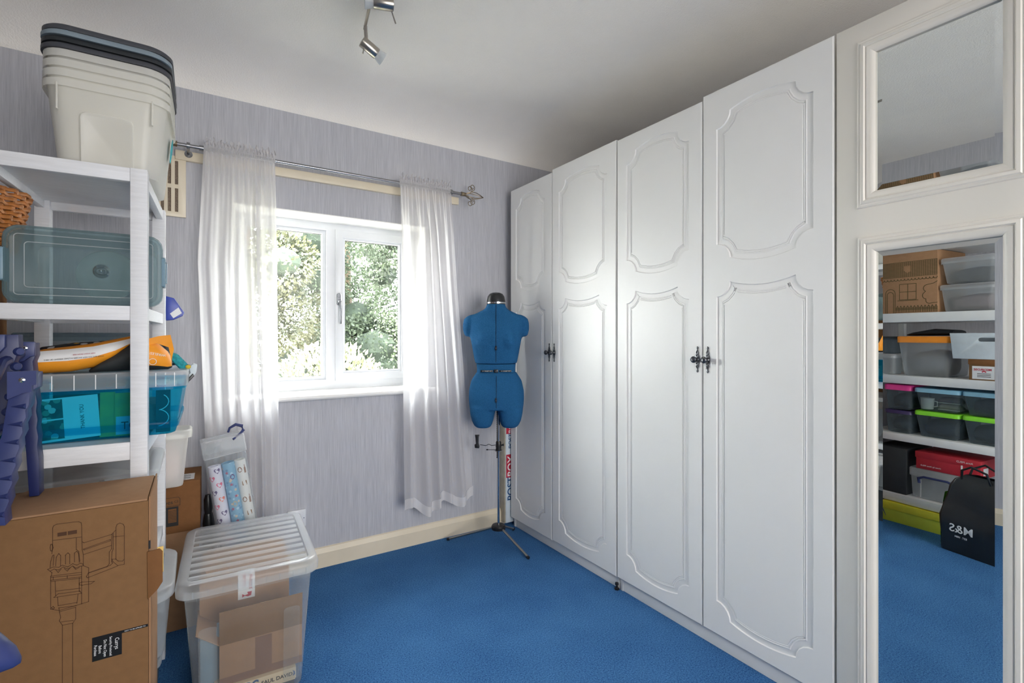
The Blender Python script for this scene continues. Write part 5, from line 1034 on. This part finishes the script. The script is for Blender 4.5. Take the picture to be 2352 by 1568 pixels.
cu_ = mthing('white_cup', 'white cup inside the pale blue lidded box', 'cup', -0.030, 0.075, 0.741); MB().lathe([(0.026, 0), (0.030, 0.002), (0.036, 0.07), (0.033, 0.07), (0.026, 0.006)], 24).build('cup', 'whitegoods', cu_, smooth=True); MB().tube([(-0.030, -0.002, 0.055), (-0.052, -0.002, 0.05), (-0.052, -0.002, 0.022), (-0.028, -0.002, 0.016)], 0.004, 8).build('cup_handle', 'whitegoods', cu_, smooth=True)
for k, (m_, nm) in enumerate((('stonefill', 'beige lower'), ('mauvefill', 'mauve upper'))):
    t = mthing('shoe', nm + ' shoe inside the pale blue lidded box', 'shoe', -0.130, 0.13, 0.741 + 0.042 * k); MB().loft(blob([(-0.06, 0, 0.014, .02, .010, 0), (-0.045, 0, 0.02, .034, .018, 0), (0.0, 0, 0.022, .038, .020, 0), (0.045, 0, 0.018, .034, .017, 0), (0.06, 0, 0.012, .018, .009, 0)])).build('upper', m_, t, smooth=True); MB().box(-0.055, 0.055, -0.036, 0.036, 0, 0.006).build('sole', 'whitegoods', t, bevel=0.002)
fill('cloth_contents', 'dark cloth inside the nearer lime lidded box', 0.0, -0.19, 0.04, 0.30, 0.576, 0.69, 'darkfill'); fill('cloth_contents', 'dark cloth inside the farther lime lidded box', -0.24, -0.42, 0.04, 0.30, 0.576, 0.69, 'darkfill'); fill('cloth_contents', 'dark cloth inside the farther pale blue box', -0.24, -0.42, 0.04, 0.30, 0.740, 0.84, 'darkfill')
fill('cloth_contents', 'dark cloth inside the pink lidded box', 0.17, 0.05, 0.05, 0.28, 0.727, 0.83, 'darkfill'); fill('cloth_contents', 'dark cloth inside the purple lidded box', 0.17, 0.05, 0.05, 0.28, 0.576, 0.68, 'darkfill')
# fourth shelf
kx = mthing('black_box', 'plain black storage box on the lowest mirrored shelf', 'box', 0.1515, 0.02, 0.181); box('box', 'blackcard', kx, -0.093, 0.093, 0, 0.33, 0, 0.292, 0.002)
rb = mthing('shoe_box', 'red shoe box on top of the blue handled box', 'shoe box', -0.150, 0.016, 0.371); box('box', 'redcard', rb, -0.155, 0.155, 0.003, 0.28, 0, 0.09, 0.001); bl_ = box('lid', 'redcard', rb, -0.159, 0.159, 0, 0.284, 0.068, 0.106, 0.001)
text('lettering', 'Anna FIELD', 0.016, 'white', bl_, front(-0.085, -0.0006, 0.086)); text('lettering', 'shoes by Anna FIELD', 0.012, 'white', rb, front(0.080, 0.0022, 0.022)); MB().box(-0.075, -0.067, 0.0018, 0.003, 0.004, 0.066).build('white_stripe', 'white', rb); box('end_label', 'paperwhite', rb, -0.1562, -0.155, 0.04, 0.10, 0.02, 0.06, 0)
bh = mtub('clear box with a blue swing handle on the lowest shelf', 0.050, -0.245, 0.02, 0.181, 0.368, 0.33, 'frost', 'clearlid', 0.05, 0.008, None, 0, 0.02)
MB().tube([(0.085, -0.168, 0.10), (0.088, -0.172, 0.128), (0.06, -0.176, 0.142), (-0.06, -0.176, 0.142), (-0.088, -0.172, 0.128), (-0.085, -0.168, 0.10)], [0.008, 0.009, 0.0065, 0.0065, 0.009, 0.008], 8).build('swing_handle', 'navy', bh, smooth=True)
for x in (-0.08, 0.08): MB().box(x - 0.0015, x + 0.0015, -0.166, -0.158, 0.01, 0.12).build('moulded_rib', 'clearlid', bh)
# under the shelving, on the carpet
yb = mthing('lime_shoe_box', 'lime and yellow shoe box on the carpet under the shelving', 'shoe box', 0.020, -0.02, 0.0005, R(-3)); box('box', 'lime', yb, -0.165, 0.155, 0.004, 0.25, 0, 0.098, 0.001); box('lid', 'yellow', yb, -0.168, 0.158, 0, 0.254, 0.078, 0.122, 0.001); MB().prism([(0.145, 0.06), (0.158, 0.10), (0.130, 0.03)], -0.004, 0.001).build('torn_corner', 'navy', yb)
# carrier bag
cg = thing('carrier_bag', 'black shopping bag with green leaf sides standing on the carpet', 'bag', (-0.255, 0.86, 0.001), R(96 + 8))
n_ = 28
def bagring(z, w, d, wob, sh=0.0):
    out = []
    for x, y in rrect(w, d, 0.02, 6): out.append((x + sh + wob * math.sin(y * 40 + z * 22), y + wob * math.sin(x * 45 + z * 30), z))
    return out
BR = [bagring(0.0, 0.27, 0.17, 0), bagring(0.02, 0.275, 0.175, 0.002), bagring(0.08, 0.278, 0.172, 0.003), bagring(0.14, 0.28, 0.168, 0.006), bagring(0.19, 0.278, 0.155, 0.008), bagring(0.25, 0.275, 0.14, 0.009), bagring(0.31, 0.265, 0.125, 0.011), bagring(0.36, 0.24, 0.10, 0.012, -0.01), bagring(0.40, 0.20, 0.075, 0.012, -0.02), bagring(0.43, 0.15, 0.05, 0.010, -0.03)]
MB().loft(BR, True, False).build('bag_body', 'bagblack', cg, smooth=True, angle=60)
for s in (-1, 1):
    gs = []
    for z, w, d in ((0.012, 0.277, 0.13), (0.12, 0.284, 0.12), (0.20, 0.284, 0.10), (0.26, 0.278, 0.085), (0.31, 0.270, 0.07)): gs.append([(s * (w / 2 + 0.003), -d / 2, z), (s * (w / 2 + 0.007), 0, z), (s * (w / 2 + 0.003), d / 2, z)])
    MB().loft(gs, False, False, closed=False).build('leaf_gusset', 'baggreen', cg, smooth=True)
for y in (-0.03, 0.03): MB().tube([(-0.07, y, 0.40), (-0.06, y * 1.5, 0.46), (0.0, y * 2.0, 0.485), (0.05, y * 1.5, 0.455), (0.06, y, 0.40)], 0.006, 8).build('carry_handle', 'bagblack', cg, smooth=True)
text('lettering', 'M&S', 0.060, 'white', cg, frame((0.03, -0.092, 0.135), (1, 0, 0), (0, 0.03, 1)), thick=0.0006, fat=0.0005); text('lettering', 'EST. 1884', 0.014, 'white', cg, frame((0.03, -0.094, 0.095), (1, 0, 0), (0, 0.03, 1)), thick=0.0006)
